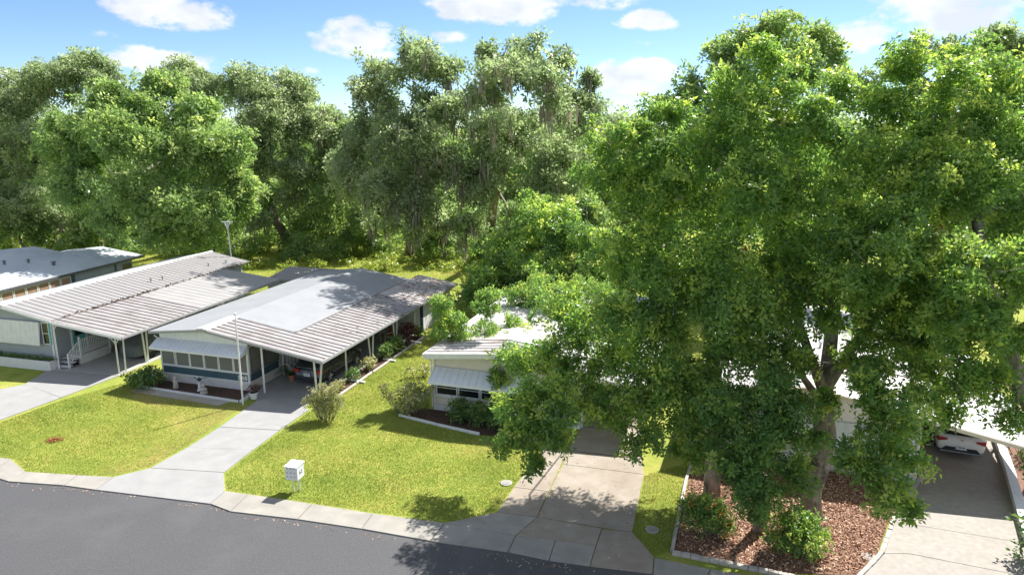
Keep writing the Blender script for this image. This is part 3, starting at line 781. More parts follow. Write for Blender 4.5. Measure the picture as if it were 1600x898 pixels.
# ================================================================ HOMES
def slope(name, m, parent, x0, z0, x1, z1, y0, y1, t=.07):
    """sloping roof sheet between two eave lines"""
    return MB().ext([(x0, z0), (x1, z1), (x1, z1 - t), (x0, z0 - t)], 'y', y0, y1).build(name, m, parent)


_pan = {}
def pans(parent, x0, z0, x1, z1, y0, y1, m, w=.46, lift=.012):
    """ribbed roof pans side by side, each an object sharing one mesh"""
    L = math.hypot(x1 - x0, z1 - z0); an = math.atan2(z1 - z0, x1 - x0)
    key = (round(L, 2), m.name)
    if key not in _pan:
        rh = .045 if m is M['pan_dirty'] else .032
        g = .16 if m is M['pan_dirty'] else .02 if m is M['pan_white'] else .12
        pts = [(0, 0), (w - .10 - g, 0), (w - .10, 0), (w - .095, rh), (w - .035, rh), (w - .03, .0), (w - .03, -.02), (0, -.02)]
        o = MB()
        for q in range(7):
            (ya, za), (yb, zb) = pts[q], pts[q + 1]
            o.poly([(0, ya, za), (L, ya, za), (L, yb, zb), (0, yb, zb)], 1 if q == 1 else 0)
        for e in (0, L): o.poly([(e, p, z) for p, z in pts])
        _pan[key] = o.mesh('roof_panel', [m, M['pan_grime_shade']])
    n = int(round((y1 - y0) / w)); s = (y1 - y0) / n
    for i in range(n):
        o = link('roof_panel', _pan[key], parent, (x0, y0 + i * s, z0 + lift + random.uniform(0, .006)), (0, -an + random.uniform(-.0015, .0015), 0))
        o.scale = (random.uniform(.996, 1.004), s / w, 1)


def window(parent, loc, rz, w, h, fm, pm, fw=.05, rails=0, stiles=0, name='window', label=None, depth=.05):
    """framed window facing local -y; pane and bars are sub-parts"""
    o = MB()
    o.box(0, w, -depth, 0, 0, fw); o.box(0, w, -depth, 0, h - fw, h); o.box(0, fw, -depth, 0, fw, h - fw); o.box(w - fw, w, -depth, 0, fw, h - fw)
    f = o.build(name, fm, parent, loc, (0, 0, rz))
    MB().box(fw, w - fw, -depth * .45, -depth * .2, fw, h - fw).build('pane', pm, f)
    for i in range(rails):
        z = h * (i + 1) / (rails + 1); MB().box(fw, w - fw, -depth * .8, -depth * .46, z - .018, z + .018).build('rail', fm, f)
    for i in range(stiles):
        x = w * (i + 1) / (stiles + 1); MB().box(x - .012, x + .012, -depth * .75, -depth * .47, fw, h - fw).build('muntin', fm, f)
    if label: f['label'] = label
    return f


def post(parent, x, y, h, lean=(0, 0), r=.045, m=None, top=None):
    o = MB().tube([(x, y, 0), (x + lean[0], y + lean[1], h)], r, 4)
    return o.build('post', m or M['white_paint'], parent)


def siding(name, m, parent, face, a0, a1, z0, z1, pitch=.14, d=.018):
    """lapped boards on a wall: face = ('x', value) or ('y', value), outward"""
    ax, v, s = face; o = MB(); n = max(1, int((z1 - z0) / pitch)); h = (z1 - z0) / n
    for i in range(n):
        z = z0 + i * h
        pr = [(v, z), (v + s * d * 1.6, z), (v + s * d * .3, z + h - .004), (v, z + h - .004)]
        if ax == 'x': o.ext(pr, 'y', a0, a1)
        else: o.ext([(p, q) for p, q in pr], 'x', a0, a1) if False else o.ext([(p, q) for p, q in pr], 'x', a0, a1)
    return o.build(name, m, parent)


def battens(name, m, parent, x, y0, y1, z0, z1, pitch=.4):
    """vertical wall sheets on a side wall facing +x, one object each"""
    n = max(1, round((y1 - y0) / pitch)); s = (y1 - y0) / n
    me = MB().box(0, .03, .006, s - .006, 0, z1 - z0).mesh(name, m)
    for i in range(n):
        link(name, me, parent, (x + random.uniform(-.003, .004), y0 + i * s, z0))


def home(loc, deg, label, name='mobile_home'):
    return empty(name, (loc[0], loc[1], 0), -math.radians(deg), label, 'house', 'mobile homes along the street')


# ---------------------------------------------------------------- home with the house number 548
h = home((-19.54, 37.44), 17.0, 'teal and white mobile home numbered 548 with ribbed carport roof over a dark wagon')
zr = lambda x: 3.34 - .148 * (x - 3.17)
zl = lambda x: 3.34 - .112 * (3.17 - x)
wall = MB()
wall.box(.02, 5.70, 2.62, 16.5, .42, 2.74)
wall.box(.02, 5.70, .06, 2.60, .42, 2.5)
wall.build('wall', M['white_paint'], h)
MB().prism([(0.015, 2.45), (5.705, 2.45), (5.705, zr(5.7) - .09), (3.17, 3.24), (.015, zl(0) - .09)], -.2, -.1).build('tmp', M['white_paint'])
bpy.data.objects.remove(bpy.data.objects['tmp'])
gx = [0.0, 1.43, 2.86, 4.29, 5.72]
for i in range(4):
    a, b = gx[i] + .006, gx[i + 1] - .006
    f = lambda x: (zl(x) if x < 3.17 else zr(x)) - .09
    pr = [(a, 2.40), (b, 2.40), (b, f(b))] + ([(3.17, f(3.17))] if a < 3.17 < b else []) + [(a, f(a))]
    MB().ext(pr, 'y', .0, .055).build('gable_panel', M['white_paint'], h)
sk = MB()
for r in range(3):                                   # white block skirting, three courses
    for k in range(15):
        x0 = k * .4 - (.2 if r % 2 else 0); x1 = x0 + .39
        sk.box(max(x0, -.02), min(x1, 5.74), -.03 + random.uniform(-.004, .004), .05, r * .15 + .004, r * .15 + .146)
sk.build('skirting', M['skirt'], h)
MB().box(5.66, 5.745, .06, 16.5, 0, .45).build('side_skirting', M['skirt'], h)
bx('ledge', M['white_paint'], h, -.04, 5.76, -.06, .05, .46, .53, .01)
bx('side_ledge', M['white_paint'], h, 5.70, 5.77, .052, 2.6, .462, .528)
bx('front_panel', M['teal'], h, .06, 5.66, -.01, .05, .532, .93)
bx('side_panel', M['teal'], h, 5.702, 5.73, .10, 2.55, .532, .93)
bx('sill', M['white_paint'], h, 0, 5.72, -.05, .05, .932, .985, .008)
for k, x in enumerate((-.02, .96, 1.90, 2.85, 3.80, 4.74)):
    window(h, (x + .03, 0, .99), 0, .93, 1.36, M['white_paint'], M['screen'], .055)
MB().box(5.62, 5.735, -.04, .05, .53, 2.42).build('corner_post', M['white_paint'], h)
MB().box(-.03, .06, -.04, .05, .53, 2.42).build('corner_post', M['white_paint'], h)
for k in range(2):
    window(h, (5.73, .12 + k * 1.24, .99), math.pi / 2, 1.2, 1.42, M['dark_trim'], M['screen'], .05, rails=1)
# house number
for k, ch in enumerate('548'):
    cu = bpy.data.curves.new('digit', 'FONT'); cu.body = ch; cu.size = .34; cu.extrude = .012; cu.offset = .012
    tmp = bpy.data.objects.new('digit', cu); COL.objects.link(tmp)
    bpy.context.view_layer.update()
    me = bpy.data.meshes.new_from_object(tmp.evaluated_get(bpy.context.evaluated_depsgraph_get())); bpy.data.objects.remove(tmp)
    me.materials.clear(); me.materials.append(M['white_paint'])
    link('house_number', me, h, (4.985 + k * .207, -.03, .605), (math.pi / 2, 0, 0))
# front awning
aw = MB().ext([(0.0, 2.50), (-.02, 2.53), (-.72, 2.16), (-.72, 2.05), (-.70, 2.05), (-.70, 2.14)], 'x', -.12, 5.75).build('awning', M['white_metal'], h)
for k in range(20):
    x = -.1 + k * .305
    MB().ext([(-.03, 2.532), (-.715, 2.168), (-.715, 2.183), (-.03, 2.547)], 'x', x, x + .012).build('seam', M['white_metal'], aw)
for x in (-.12, 5.73):
    MB().ext([(0, 2.49), (-.70, 2.13), (-.70, 2.05), (0, 2.2)], 'x', x, x + .015).build('cheek', M['white_metal'], aw)
MB().tube([(-.25, -.1, 2.66), (-.2, .02, 2.5), (-.06, .06, 2.3), (-.06, .06, .3)], .035, 6).build('downspout', M['white_paint'], h)
# roof
slope('left_roof', M['roof_coat'], h, -.38, zl(-.38), 3.17, zl(3.17), -.32, 16.9, .08)
slope('main_roof', M['roof_coat'], h, 3.172, zr(3.172) + .045, 7.2, zr(7.2) + .045, 2.3, 16.88, .12)
MB().ext([(7.15, zr(7.15) + .10), (7.23, zr(7.2) + .09), (7.23, zr(7.2) - .02), (7.15, zr(7.15) - .02)], 'y', 2.31, 14.0).build('roof_seam', M['grey_trim'], h)
rf = slope('porch_roof', M['pan_dirty'], h, 3.174, zr(3.174), 10.4, zr(10.4), -.32, 2.28, .06)
pans(rf, 3.2, zr(3.2), 10.4, zr(10.4), -.3, 2.26, M['pan_dirty'])
rf = slope('carport_roof', M['pan_dirty'], h, 7.24, zr(7.24), 10.4, zr(10.4), 2.285, 12.0, .06)
pans(rf, 7.25, zr(7.25), 10.4, zr(10.4), 2.3, 11.95, M['pan_dirty'])
rf = slope('shed_roof', M['pan_rust'], h, 7.24, zr(7.24), 10.4, zr(10.4), 12.005, 18.6, .06)
pans(rf, 7.25, zr(7.25), 10.4, zr(10.4), 12.05, 18.5, M['pan_rust'])
MB().ext([(-.34, -.0), (.34, 0), (.34, .05), (0, .11), (-.34, .05)], 'y', -.34, 2.3).build('ridge_cap', M['white_paint'], h, (3.17, 0, 3.31))
MB().ext([(-.40, zl(-.4) - .005), (3.17, 3.335), (3.17, 3.20), (-.40, zl(-.4) - .14)], 'y', -.36, -.322).build('fascia', M['grey_trim'], h)
MB().ext([(3.17, 3.335), (10.42, zr(10.42) - .005), (10.42, zr(10.42) - .14), (3.17, 3.20)], 'y', -.361, -.323).build('fascia', M['grey_trim'], h)
MB().ext([(10.405, zr(10.4) - .01), (10.47, zr(10.4) - .01), (10.47, zr(10.4) - .13), (10.405, zr(10.4) - .13)], 'y', -.36, 18.6).build('gutter', M['grey_trim'], h)
for y in (.3, 3.4, 6.5, 9.7):                        # beams under the carport roof
    MB().ext([(5.74, zr(5.74) - .062), (10.38, zr(10.38) - .062), (10.38, zr(10.38) - .16), (5.74, zr(5.74) - .16)], 'y', y - .05, y + .05).build('beam', M['white_paint'], h)
# carport posts, some in pairs that spread upward
for (x, y, ln) in ((6.62, -.05, (0, 0)), (9.7, .15, (0, -.12)), (9.75, .25, (.05, .45)), (9.6, 3.35, (0, .0)), (9.55, 6.3, (0, -.3)), (9.6, 6.4, (0, .32)), (9.6, 9.5, (0, -.3)), (9.62, 9.6, (0, .32)), (9.66, 12.3, (0, .25))):
    post(h, x, y, zr(x) - .065, ln, .062)
post(h, 7.0, 2.7, zr(7.0) - .065, (0, 0), .05)
post(h, 5.95, 2.65, zr(5.9) - .065, (0, 0), .05)
# shed at the back of the carport
sw = MB().box(7.2, 9.95, 12.9, 18.3, .02, 2.22).build('shed_wall', M['white_paint'], h)
battens('shed_panel', M['white_paint'], sw, 9.952, 13.1, 18.28, .03, 2.2, .42)
bx('shed_trim', M['navy'], h, 9.90, 10.02, 12.82, 13.08, .02, 2.25)
for k in range(6):
    bx('end_panel', M['white_paint'], h, 7.25 + k * .44, 7.68 + k * .44, 12.868, 12.898, .03, 2.22)
for k in (1, 3):
    bx('shed_vent', M['dark_trim'], h, 7.40 + k * .44, 7.52 + k * .44, 12.84, 12.866, 1.2, 1.7)
rng = np.random.default_rng(14)
dbk = MB()                                          # leaf litter lying on the rear roof
for k in range(420):
    x = 7.4 + 2.95 * rng.uniform() ** .6; y = 13.0 + rng.normal(1.5, 2.2) if k % 3 else rng.uniform(4, 18)
    if y > 18.4 or y < 2.4: continue
    z = zr(x) + .016 + rng.uniform(0, .02); a = rng.normal(size=3) * np.array([.09, .09, .01]); b = rng.normal(size=3) * np.array([.09, .09, .01])
    p = np.array([x, y, z]); dbk.poly([p, p + a, p + a + b, p + b])
d_ = dbk.build('leaf_litter', M['debris'], h); d_['kind'] = 'stuff'
# side door, carport floor
dr = bx('door', M['white_paint'], h, 5.705, 5.76, 3.4, 4.3, .55, 2.5)
MB().box(5.762, 5.77, 3.6, 4.1, 1.5, 2.2).build('door_pane', M['glass'], dr)
MB().tube([(5.77, 4.2, 1.45), (5.82, 4.2, 1.45), (5.82, 4.1, 1.45)], .02, 6).build('door_handle', M['alloy'], dr)
window(h, (5.72, 6.4, 1.3), math.pi / 2, 1.4, 1.1, M['white_paint'], M['glass'], .05, rails=1)
window(h, (5.72, 9.8, 1.3), math.pi / 2, 1.4, 1.1, M['white_paint'], M['glass'], .05, rails=1)
cf = empty('carport_floor', (h.location.x, h.location.y, 0), -math.radians(17), kind='structure')
ys = [-.75, 2.4, 5.8, 9.2, 12.85]
for i in range(4):
    slab(cf, [(5.76, ys[i]), (9.75, ys[i] - (.9 if i == 0 else 0)), (9.75, ys[i + 1]), (5.76, ys[i + 1])], M['concrete_bright'], .045)
# entry stairs under the carport
st = empty('entry_stairs', (h.location.x, h.location.y, 0), -math.radians(17), 'white open steps with slanted handrails beside the teal porch wall', 'stairs')
for k in range(3):
    bx('tread', M['white_paint'], st, 6.75 - k * .28, 7.03 - k * .28, 2.8, 4.4, .14 + k * .16, .19 + k * .16)
for y in (2.78, 4.40):
    MB().ext([(7.05, .05), (7.05, .16), (6.15, .68), (6.15, .05)], 'y', y, y + .04).build('stringer', M['white_paint'], st)
    MB().tube([(7.0, y + .02, .1), (7.0, y + .02, 1.1), (6.1, y + .02, 1.65), (6.1, y + .02, .5)], .03, 6).build('handrail', M['white_paint'], st)
    for k in range(3): MB().tube([(6.8 - k * .25, y + .02, .2 + k * .15), (6.8 - k * .25, y + .02, 1.2 + k * .15)], .018, 5).build('baluster', M['white_paint'], st)
bx('landing', M['white_paint'], st, 5.78, 6.18, 2.8, 4.4, .55, .62)

# front bed with scalloped edging
fb = empty('front_bed', (h.location.x, h.location.y, 0), -math.radians(17), kind='structure')
MB().prism([(-.3, -1.25), (6.2, -1.5), (6.2, -.55), (5.74, -.05), (-.3, -.05)], -.02, .04).build('soil', M['mulch_dark'], fb)
MB().prism([(-.45, -1.95), (5.4, -2.2), (5.6, -1.55), (-.45, -1.32)], -.02, .025).build('strip', M['concrete'], fb)
se = empty('scalloped_edging', (h.location.x, h.location.y, 0), -math.radians(17), 'low white scalloped edging along the dark bed in front of the porch', 'edging')
o = MB()
for k in range(58):
    x = -.45 + k * .113; y = -1.29 - .25 * (x + .3) / 6.5
    o.ext([(x, 0), (x + .1, 0), (x + .1, .10), (x + .05, .15), (x, .10)], 'y', y - .02, y + .02)
o = o.build('scallop', M['white_paint'], se); o['kind'] = 'stuff'
MB().prism([(6.14, -1.5), (6.26, -1.5), (6.26, -.35), (6.14, -.35)], 0, .13).build('border_board', M['white_paint'], se)
# side bed with timber edging along the carport
MB().prism([(9.8, .9), (10.55, .7), (10.55, 11.9), (9.8, 11.9)], -.02, .045).build('side_soil', M['mulch_dark'], fb)
te = empty('timber_edging', (h.location.x, h.location.y, 0), -math.radians(17), 'weathered edging logs along the planting strip beside the carport', 'edging')
for k in range(6):
    y = .7 + k * 1.9
    MB().tube([(10.62 + random.uniform(-.03, .03), y, .06), (10.62 + random.uniform(-.03, .03), y + 1.82, .06)], .075, 7).build('log', M['stone_edge'], te)
for k in (1, 3, 5):
    y = .9 + k * 1.9
    MB().ext([(10.2, .08), (11.0, .04), (11.0, .10), (10.2, .15)], 'y', y, y + .16).build('drain_spout', M['white_paint'], te)
H2 = h

# ---------------------------------------------------------------- grey home with the wide ribbed roof
h = home((-26.60, 39.52), 14.8, 'grey mobile home with turquoise shutter and wide ribbed roof left of number 548')
zr1 = lambda x: 3.62 - .183 * (x + 3.5)
wall = MB().box(-6.6, -.42, .06, 18.2, .02, 2.82).build('wall', M['grey_siding'], h)
siding('front_siding', M['grey_siding'], h, ('y', .056, -1), -6.6, -.42, .05, 2.8, .2)
siding('side_siding', M['grey_siding'], h, ('x', -.416, 1), .1, 18.0, .62, 2.8, .2)
bx('skirting', M['white_paint'], h, -.43, -.385, 1.0, 18.2, .02, .6)
bx('corner_board', M['white_paint'], h, -.50, -.37, -.0, .10, .02, 2.85)
MB().ext([(-6.6, 2.8), (-.42, 2.8), (-.42, zr1(-.42) - .09), (-3.5, 3.53), (-6.6, 2.98)], 'y', .02, .10).build('gable', M['grey_siding'], h)
shn = empty('shutter_slot', (0, 0, 0), parent=h); bpy.data.objects.remove(shn)
aw = MB().ext([(-.02, 2.74), (-.12, 2.74), (-.24, 1.36), (-.22, 1.32), (-.02, 2.6)], 'x', -6.6, -1.13).build('storm_awning', M['white_paint'], h)
for k in range(16):
    x = -6.5 + k * .335
    MB().ext([(-.122, 2.735), (-.13, 2.735), (-.249, 1.37), (-.241, 1.37)], 'x', x, x + .012).build('seam', M['white_paint'], aw)
window(h, (-1.06, .03, 1.40), 0, .50, 1.32, M['white_paint'], M['glass'], .04, rails=1)
shm = bx('shutter', M['turquoise'], h, -.56, -.16 - .27, -.02, .03, 1.40, 2.72)
for k in range(6):
    MB().box(-.53, -.46, -.032, -.0205, 1.46 + k * .21, 1.62 + k * .21).build('slat', M['turquoise'], shm)
# planter wall and hedge strip
pw = MB().box(-6.6, -.12, -.66, -.52, .0, .56).box(-.26, -.12, -.518, .0, .0, .56).build('planter_wall', M['white_paint'], h, bevel=.015)
bx('planter_soil', M['mulch_dark'], h, -6.6, -.262, -.518, .0, .0, .46)
# roof
rf = slope('roof', M['pan_white'], h, -3.5, 3.62, .05, zr1(.05), -.32, 18.6, .07)
pans(rf, -3.48, 3.62, .05, zr1(.05), -.3, 18.5, M['pan_white'])
slope('left_roof', M['roof_grey'], h, -7.2, 2.95, -3.502, 3.62, -.32, 18.6, .07)
MB().ext([(-.14, -.02), (.14, -.02), (.14, .03), (0, .075), (-.14, .03)], 'y', -.33, 18.6).build('ridge_cap', M['white_paint'], h, (-3.5, 0, 3.64))
zc = lambda x: 2.93 - .117 * x
rf = slope('carport_roof', M['pan_dirty'], h, .06, zc(.06), 4.9, zc(4.9), -.32, 6.3, .06)
pans(rf, .07, zc(.07), 4.9, zc(4.9), -.3, 6.28, M['pan_dirty'])
rf = slope('rear_carport_roof', M['pan_flat'], h, .06, zc(.06) + .02, 4.9, zc(4.9) + .02, 6.305, 15.4, .06)
for k in range(15):
    MB().ext([(.07, zc(.07) + .021), (4.9, zc(4.9) + .021), (4.9, zc(4.9) + .033), (.07, zc(.07) + .033)], 'y', 6.34 + k * .606, 6.36 + k * .606).build('roof_seam', M['pan_flat'], rf)
MB().ext([(-3.5, 3.60), (.05, zr1(.05) - .01), (.05, zr1(.05) - .16), (-3.5, 3.46)], 'y', -.362, -.322).build('fascia', M['white_paint'], h)
MB().ext([(-7.2, 2.94), (-3.5, 3.60), (-3.5, 3.46), (-7.2, 2.80)], 'y', -.361, -.321).build('fascia', M['white_paint'], h)
MB().ext([(.06, zc(.06) - .005), (4.9, zc(4.9) - .005), (4.9, zc(4.9) - .16), (.06, zc(.06) - .16)], 'y', -.363, -.323).build('fascia', M['white_paint'], h)
MB().ext([(4.905, zc(4.9)), (4.96, zc(4.9)), (4.96, zc(4.9) - .12), (4.905, zc(4.9) - .12)], 'y', -.36, 15.4).build('gutter', M['grey_trim'], h)
rng = np.random.default_rng(4)
dbk = MB()                                          # leaf litter caught in the valley
for k in range(420):
    y = rng.uniform(.3, 17) if k > 140 else rng.uniform(2.5, 8); x = .06 + abs(rng.normal(0, .06)); z = zr1(.0) - .01 + rng.uniform(0, .05)
    a = rng.normal(size=3) * .05; b = rng.normal(size=3) * .05
    p = np.array([x, y, z]); dbk.poly([p, p + a, p + a + b, p + b])
d_ = dbk.build('leaf_litter', M['debris'], h); d_['kind'] = 'stuff'
for (x, y) in ((-1.2, 9.0), (-1.0, 9.9), (-1.1, 15.0), (-.7, 16.6)):
    z = zr1(x); MB().lathe([(.05, z - .02), (.05, z + .22), (.09, z + .23), (.09, z + .28), (.02, z + .31)], x, y, 8).build('roof_vent', M['grey_trim'], h)
# posts with braces
post(h, .05, -.22, zc(.05) - .07, (0, 0), .065)
MB().tube([(.08, -.22, 2.45), (.42, -.22, 2.82)], .035, 4).build('brace', M['white_paint'], h)
post(h, 4.12, -.02, zc(4.1) - .07, (0, 0), .062); post(h, 4.24, .34, zc(4.2) - .07, (0, .1), .062)
MB().tube([(4.1, -.02, 1.85), (3.55, -.06, 2.4)], .035, 4).build('brace', M['white_paint'], h)
MB().tube([(4.14, .02, 1.85), (4.4, .1, 2.32)], .035, 4).build('brace', M['white_paint'], h)
for (y, ln) in ((2.05, (0, -.1)), (2.2, (0, .12)), (5.6, (0, 0)), (9.0, (0, 0)), (12.4, (0, 0)), (15.0, (0, 0))): post(h, 4.15, y, zc(4.15) - .07, ln, .07)
for y in (-.1, 3, 6, 9, 12): MB().ext([(-.38, zc(-.38) - .10), (4.88, zc(4.88) - .062), (4.88, zc(4.88) - .16), (-.38, zc(-.38) - .2)], 'y', y - .05, y + .05).build('beam', M['white_paint'], h)
# side door and windows under the carport
dr = bx('door', M['turquoise'], h, -.398, -.35, 1.35, 2.25, .62, 2.6)
MB().box(-.348, -.342, 1.5, 2.1, 1.5, 2.4).build('door_pane', M['glass'], dr)
MB().tube([(-.35, 1.45, 1.5), (-.30, 1.45, 1.5), (-.30, 1.55, 1.5)], .02, 6).build('door_handle', M['alloy'], dr)
for y in (1.22, 2.27): bx('door_jamb', M['white_paint'], h, -.40, -.33, y, y + .11, .62, 2.7)
window(h, (-.385, 4.2, 1.3), math.pi / 2, 1.6, 1.1, M['white_paint'], M['glass'], .05, rails=1)
window(h, (-.385, 8.2, 1.3), math.pi / 2, 1.6, 1.1, M['white_paint'], M['glass'], .05, rails=1)
cf = empty('carport_floor', (h.location.x, h.location.y, 0), -math.radians(14.8), kind='structure')
ys = [-.6, 3, 6.5, 10, 15.2]
for i in range(4):
    slab(cf, [(-.36, ys[i]), (4.35, ys[i] + (.3 if i == 0 else 0)), (4.35, ys[i + 1]), (-.36, ys[i + 1])], M['concrete'], .045)
# porch steps with white railing
st = empty('porch_steps', (h.location.x, h.location.y, 0), -math.radians(14.8), 'white porch landing with railing and three steps at the turquoise door', 'stairs')
bx('landing', M['white_paint'], st, -.34, .66, .74, 3.0, .03, .56, .01)
for k in range(3):
    bx('tread', M['white_paint'], st, -.34, .66, -.16 + k * .29, .17 + k * .29, .12 + k * .15, .17 + k * .15)
    bx('riser', M['black_plastic'], st, -.30, .62, -.02 + k * .29, .02 + k * .29, .02, .119 + k * .15)
for (x, y, z0, zt) in ((.60, -.1, 0, .95), (.60, .78, .3, 1.72), (.60, 2.95, .3, 2.75)):
    bx('newel', M['white_paint'], st, x, x + .09, y, y + .09, z0, zt)
MB().tube([(.645, -.05, .92), (.645, .82, 1.5)], .035, 4).build('handrail', M['white_paint'], st)
MB().tube([(.645, -.05, .32), (.645, .82, .75)], .03, 4).build('bottom_rail', M['white_paint'], st)
MB().tube([(.645, .82, 1.52), (.645, 2.95, 1.52)], .035, 4).build('handrail', M['white_paint'], st)
MB().tube([(.645, .82, .70), (.645, 2.95, .70)], .03, 4).build('bottom_rail', M['white_paint'], st)
bal = MB().box(-.014, .014, -.014, .014, 0, .80).mesh('baluster', M['white_paint'])
for k in range(16): link('baluster', bal, st, (.645, .95 + k * .125, .71))
bal2 = MB().box(-.014, .014, -.014, .014, 0, .58).mesh('baluster', M['white_paint'])
for k in range(6): link('baluster', bal2, st, (.645, .05 + k * .125, .36 + k * .083))
H1 = h

# covered vehicle in that carport
cv = empty('covered_car', (H1.location.x, H1.location.y, 0), -math.radians(14.8), 'car under a grey green fabric cover in the left carport', 'covered car')
rings = []
for (y, w, zt, zm) in ((2.0, .62, .72, .5), (2.12, .84, 1.0, .62), (2.5, .92, 1.12, .7), (3.0, .93, 1.50, .8), (3.7, .93, 1.62, .82), (4.7, .93, 1.58, .82), (5.3, .92, 1.12, .75), (6.1, .88, .98, .65), (6.4, .6, .8, .5)):
    j = lambda: random.uniform(-.02, .02)
    rings.append([(3.0 + s * w * kx + j(), y + j(), z) for (s, kx, z) in ((-1, .98, .22), (-1, 1.02, zm), (-1, .9, (zm + zt) / 2 + .05), (-1, .62, zt - .03), (0, 0, zt + .02), (1, .62, zt - .03), (1, .9, (zm + zt) / 2 + .05), (1, 1.02, zm), (1, .98, .22))])
MB().loft(rings, closed=True).build('cover', M['cover'], cv, smooth=True, subsurf=2)
for (x, y) in ((2.25, 2.9), (3.75, 2.9), (2.25, 5.4), (3.75, 5.4)):
    MB().tube([(x - .1, y, .31), (x + .1, y, .31)], .31, 14).build('wheel', M['rubber'], cv)

# small corrugated shed behind
sh = empty('garden_shed', (H1.location.x, H1.location.y, 0), -math.radians(14.8), 'low garden shed with corrugated pale roof behind the grey home', 'shed')
MB().box(3.1, 7.3, 16.6, 19.6, 0, 1.9).build('wall', M['white_paint'], sh)
rf = MB().ext([(16.4, 2.0), (19.9, 2.35), (19.9, 2.27), (16.4, 1.92)], 'x', 2.9, 7.5).build('roof', M['pan_white'], sh)
pm = MB().ext([(0, 0), (.07, .09), (.15, .09), (.22, 0)], 'y', 0, 3.52).mesh('roof_panel', M['pan_white'])
for k in range(20):
    link('roof_panel', pm, rf, (2.92 + k * .23, 16.4, 2.004), (math.atan2(.35, 3.5), 0, 0))

# ---------------------------------------------------------------- pale roofed home at the left edge
h = home((-34.87, 54.30), 13.0, 'pale flat roofed home at the left edge with a row of tan window blinds')
MB().box(-8.0, -.2, -22, 6.9, 0, 2.38).build('wall', M['grey_siding'], h)
slope('roof', M['roof_blue'], h, -8.3, 3.62, .0, 2.6, -24, 4.9, .10)
slope('left_roof', M['roof_blue'], h, -16, 2.7, -8.302, 3.62, -24, 4.9, .10)
slope('rear_roof', M['roof_blue'], h, -4.4, 3.22, .02, 2.60, 4.905, 8.2, .10)
slope('rear_left_roof', M['roof_blue'], h, -8.2, 2.75, -4.402, 3.22, 4.905, 8.2, .10)
MB().ext([(.0, 2.605), (.06, 2.605), (.06, 2.44), (0.0, 2.44)], 'y', -24, 8.2).build('gutter', M['dark_trim'], h)
for k in range(14):
    window(h, (-.18, -.72 - 1.02 * k - .0, 1.1), math.pi / 2, .96, 1.24, M['white_paint'], M['tan_blind'], .06)
bx('end_board', M['teal'], h, -.195, -.12, .3, .62, 0.2, 2.38)
bx('corner_board', M['teal'], h, -.195, -.12, 4.85, 4.98, .2, 2.38)
window(h, (-.18, 5.8, 1.5), math.pi / 2, .9, .7, M['dark_trim'], M['glass'], .06)
for (x, y, rr) in ((-5.2, -.8, .08), (-4.4, .6, .08), (-5.6, -2.2, .10), (-2.6, 1.2, .12), (-6.6, -.2, .07)):
    z = 2.6 - x * .123
    MB().lathe([(rr, z - .05), (rr, z + .22), (rr * 1.7, z + .23), (rr * 1.6, z + .30), (.02, z + .33)], x, y, 8).build('roof_vent', M['dark_trim'], h)

# ---------------------------------------------------------------- cream home behind the leaning boughs
h = home((-3.91, 33.24), 17.8, 'cream sided mobile home with white metal awning, half hidden by oak boughs')
zA = lambda x: 3.10 + .10 * x if x < 3.4 else 3.44 - .13 * (x - 3.4)
MB().box(.02, 6.8, .06, 15.5, .0, 2.78).build('wall', M['cream'], h)
siding('front_siding', M['cream'], h, ('y', .056, -1), .0, 6.8, .36, 2.78, .13)
siding('side_siding', M['cream'], h, ('x', 6.805, 1), .1, 15.4, .36, 2.78, .2)
MB().ext([(.0, 2.78), (6.8, 2.78), (6.8, zA(6.8) - .1), (3.4, 3.33), (0, 3.0)], 'y', .03, .10).build('gable', M['cream'], h)
sk = MB()
for r in range(2):
    for k in range(12): sk.box(k * .58 - .02, k * .58 + .55, -.02, .05, r * .175 + .004, r * .175 + .17)
sk.build('skirting', M['skirt'], h)
bx('sill', M['white_paint'], h, .10, 4.9, -.08, .02, .78, .86, .01)
for k in range(4):
    window(h, (.14 + k * 1.18, .0, .86), 0, 1.14, 1.2, M['white_paint'], M['glass'], .06, rails=2)
window(h, (5.3, .0, .9), 0, 1.2, 1.1, M['white_paint'], M['screen'], .07)
for x in (-.02, 6.74): bx('corner_board', M['white_paint'], h, x, x + .1, -.03, .05, .36, 2.9)
aw = MB().ext([(0, 2.30), (-.03, 2.34), (-.78, 1.80), (-.80, 1.68), (-.78, 1.68), (-.76, 1.78)], 'x', .05, 4.85).build('awning', M['white_metal'], h)
for k in range(15):
    MB().ext([(-.05, 2.335), (-.775, 1.815), (-.775, 1.832), (-.05, 2.352)], 'x', .08 + k * .34, .094 + k * .34).build('seam', M['white_metal'], aw)
for x in (.05, 4.835): MB().ext([(0, 2.29), (-.76, 1.77), (-.76, 1.68), (0, 1.9)], 'x', x, x + .015).build('cheek', M['white_metal'], aw)
rf = slope('left_roof', M['roof_white'], h, -.3, zA(-.3), 3.4, 3.44, -.48, 15.8, .08)
pans(rf, -.29, zA(-.29), 3.4, 3.44, -.46, 1.9, M['pan_rust'])
rf = slope('right_roof', M['roof_white'], h, 3.402, 3.44, 10.6, zA(10.6), -.48, 15.8, .08)
pans(rf, 3.41, 3.44, 10.6, zA(10.6), -.46, 1.9, M['pan_white'])
MB().ext([(-.3, zA(-.3) + .02), (3.4, 3.46), (3.4, 3.22), (-.3, zA(-.3) - .24)], 'y', -.52, -.482).build('fascia', M['white_paint'], h)
MB().ext([(3.4, 3.46), (10.6, zA(10.6) + .02), (10.6, zA(10.6) - .2), (3.4, 3.22)], 'y', -.521, -.483).build('fascia', M['white_paint'], h)
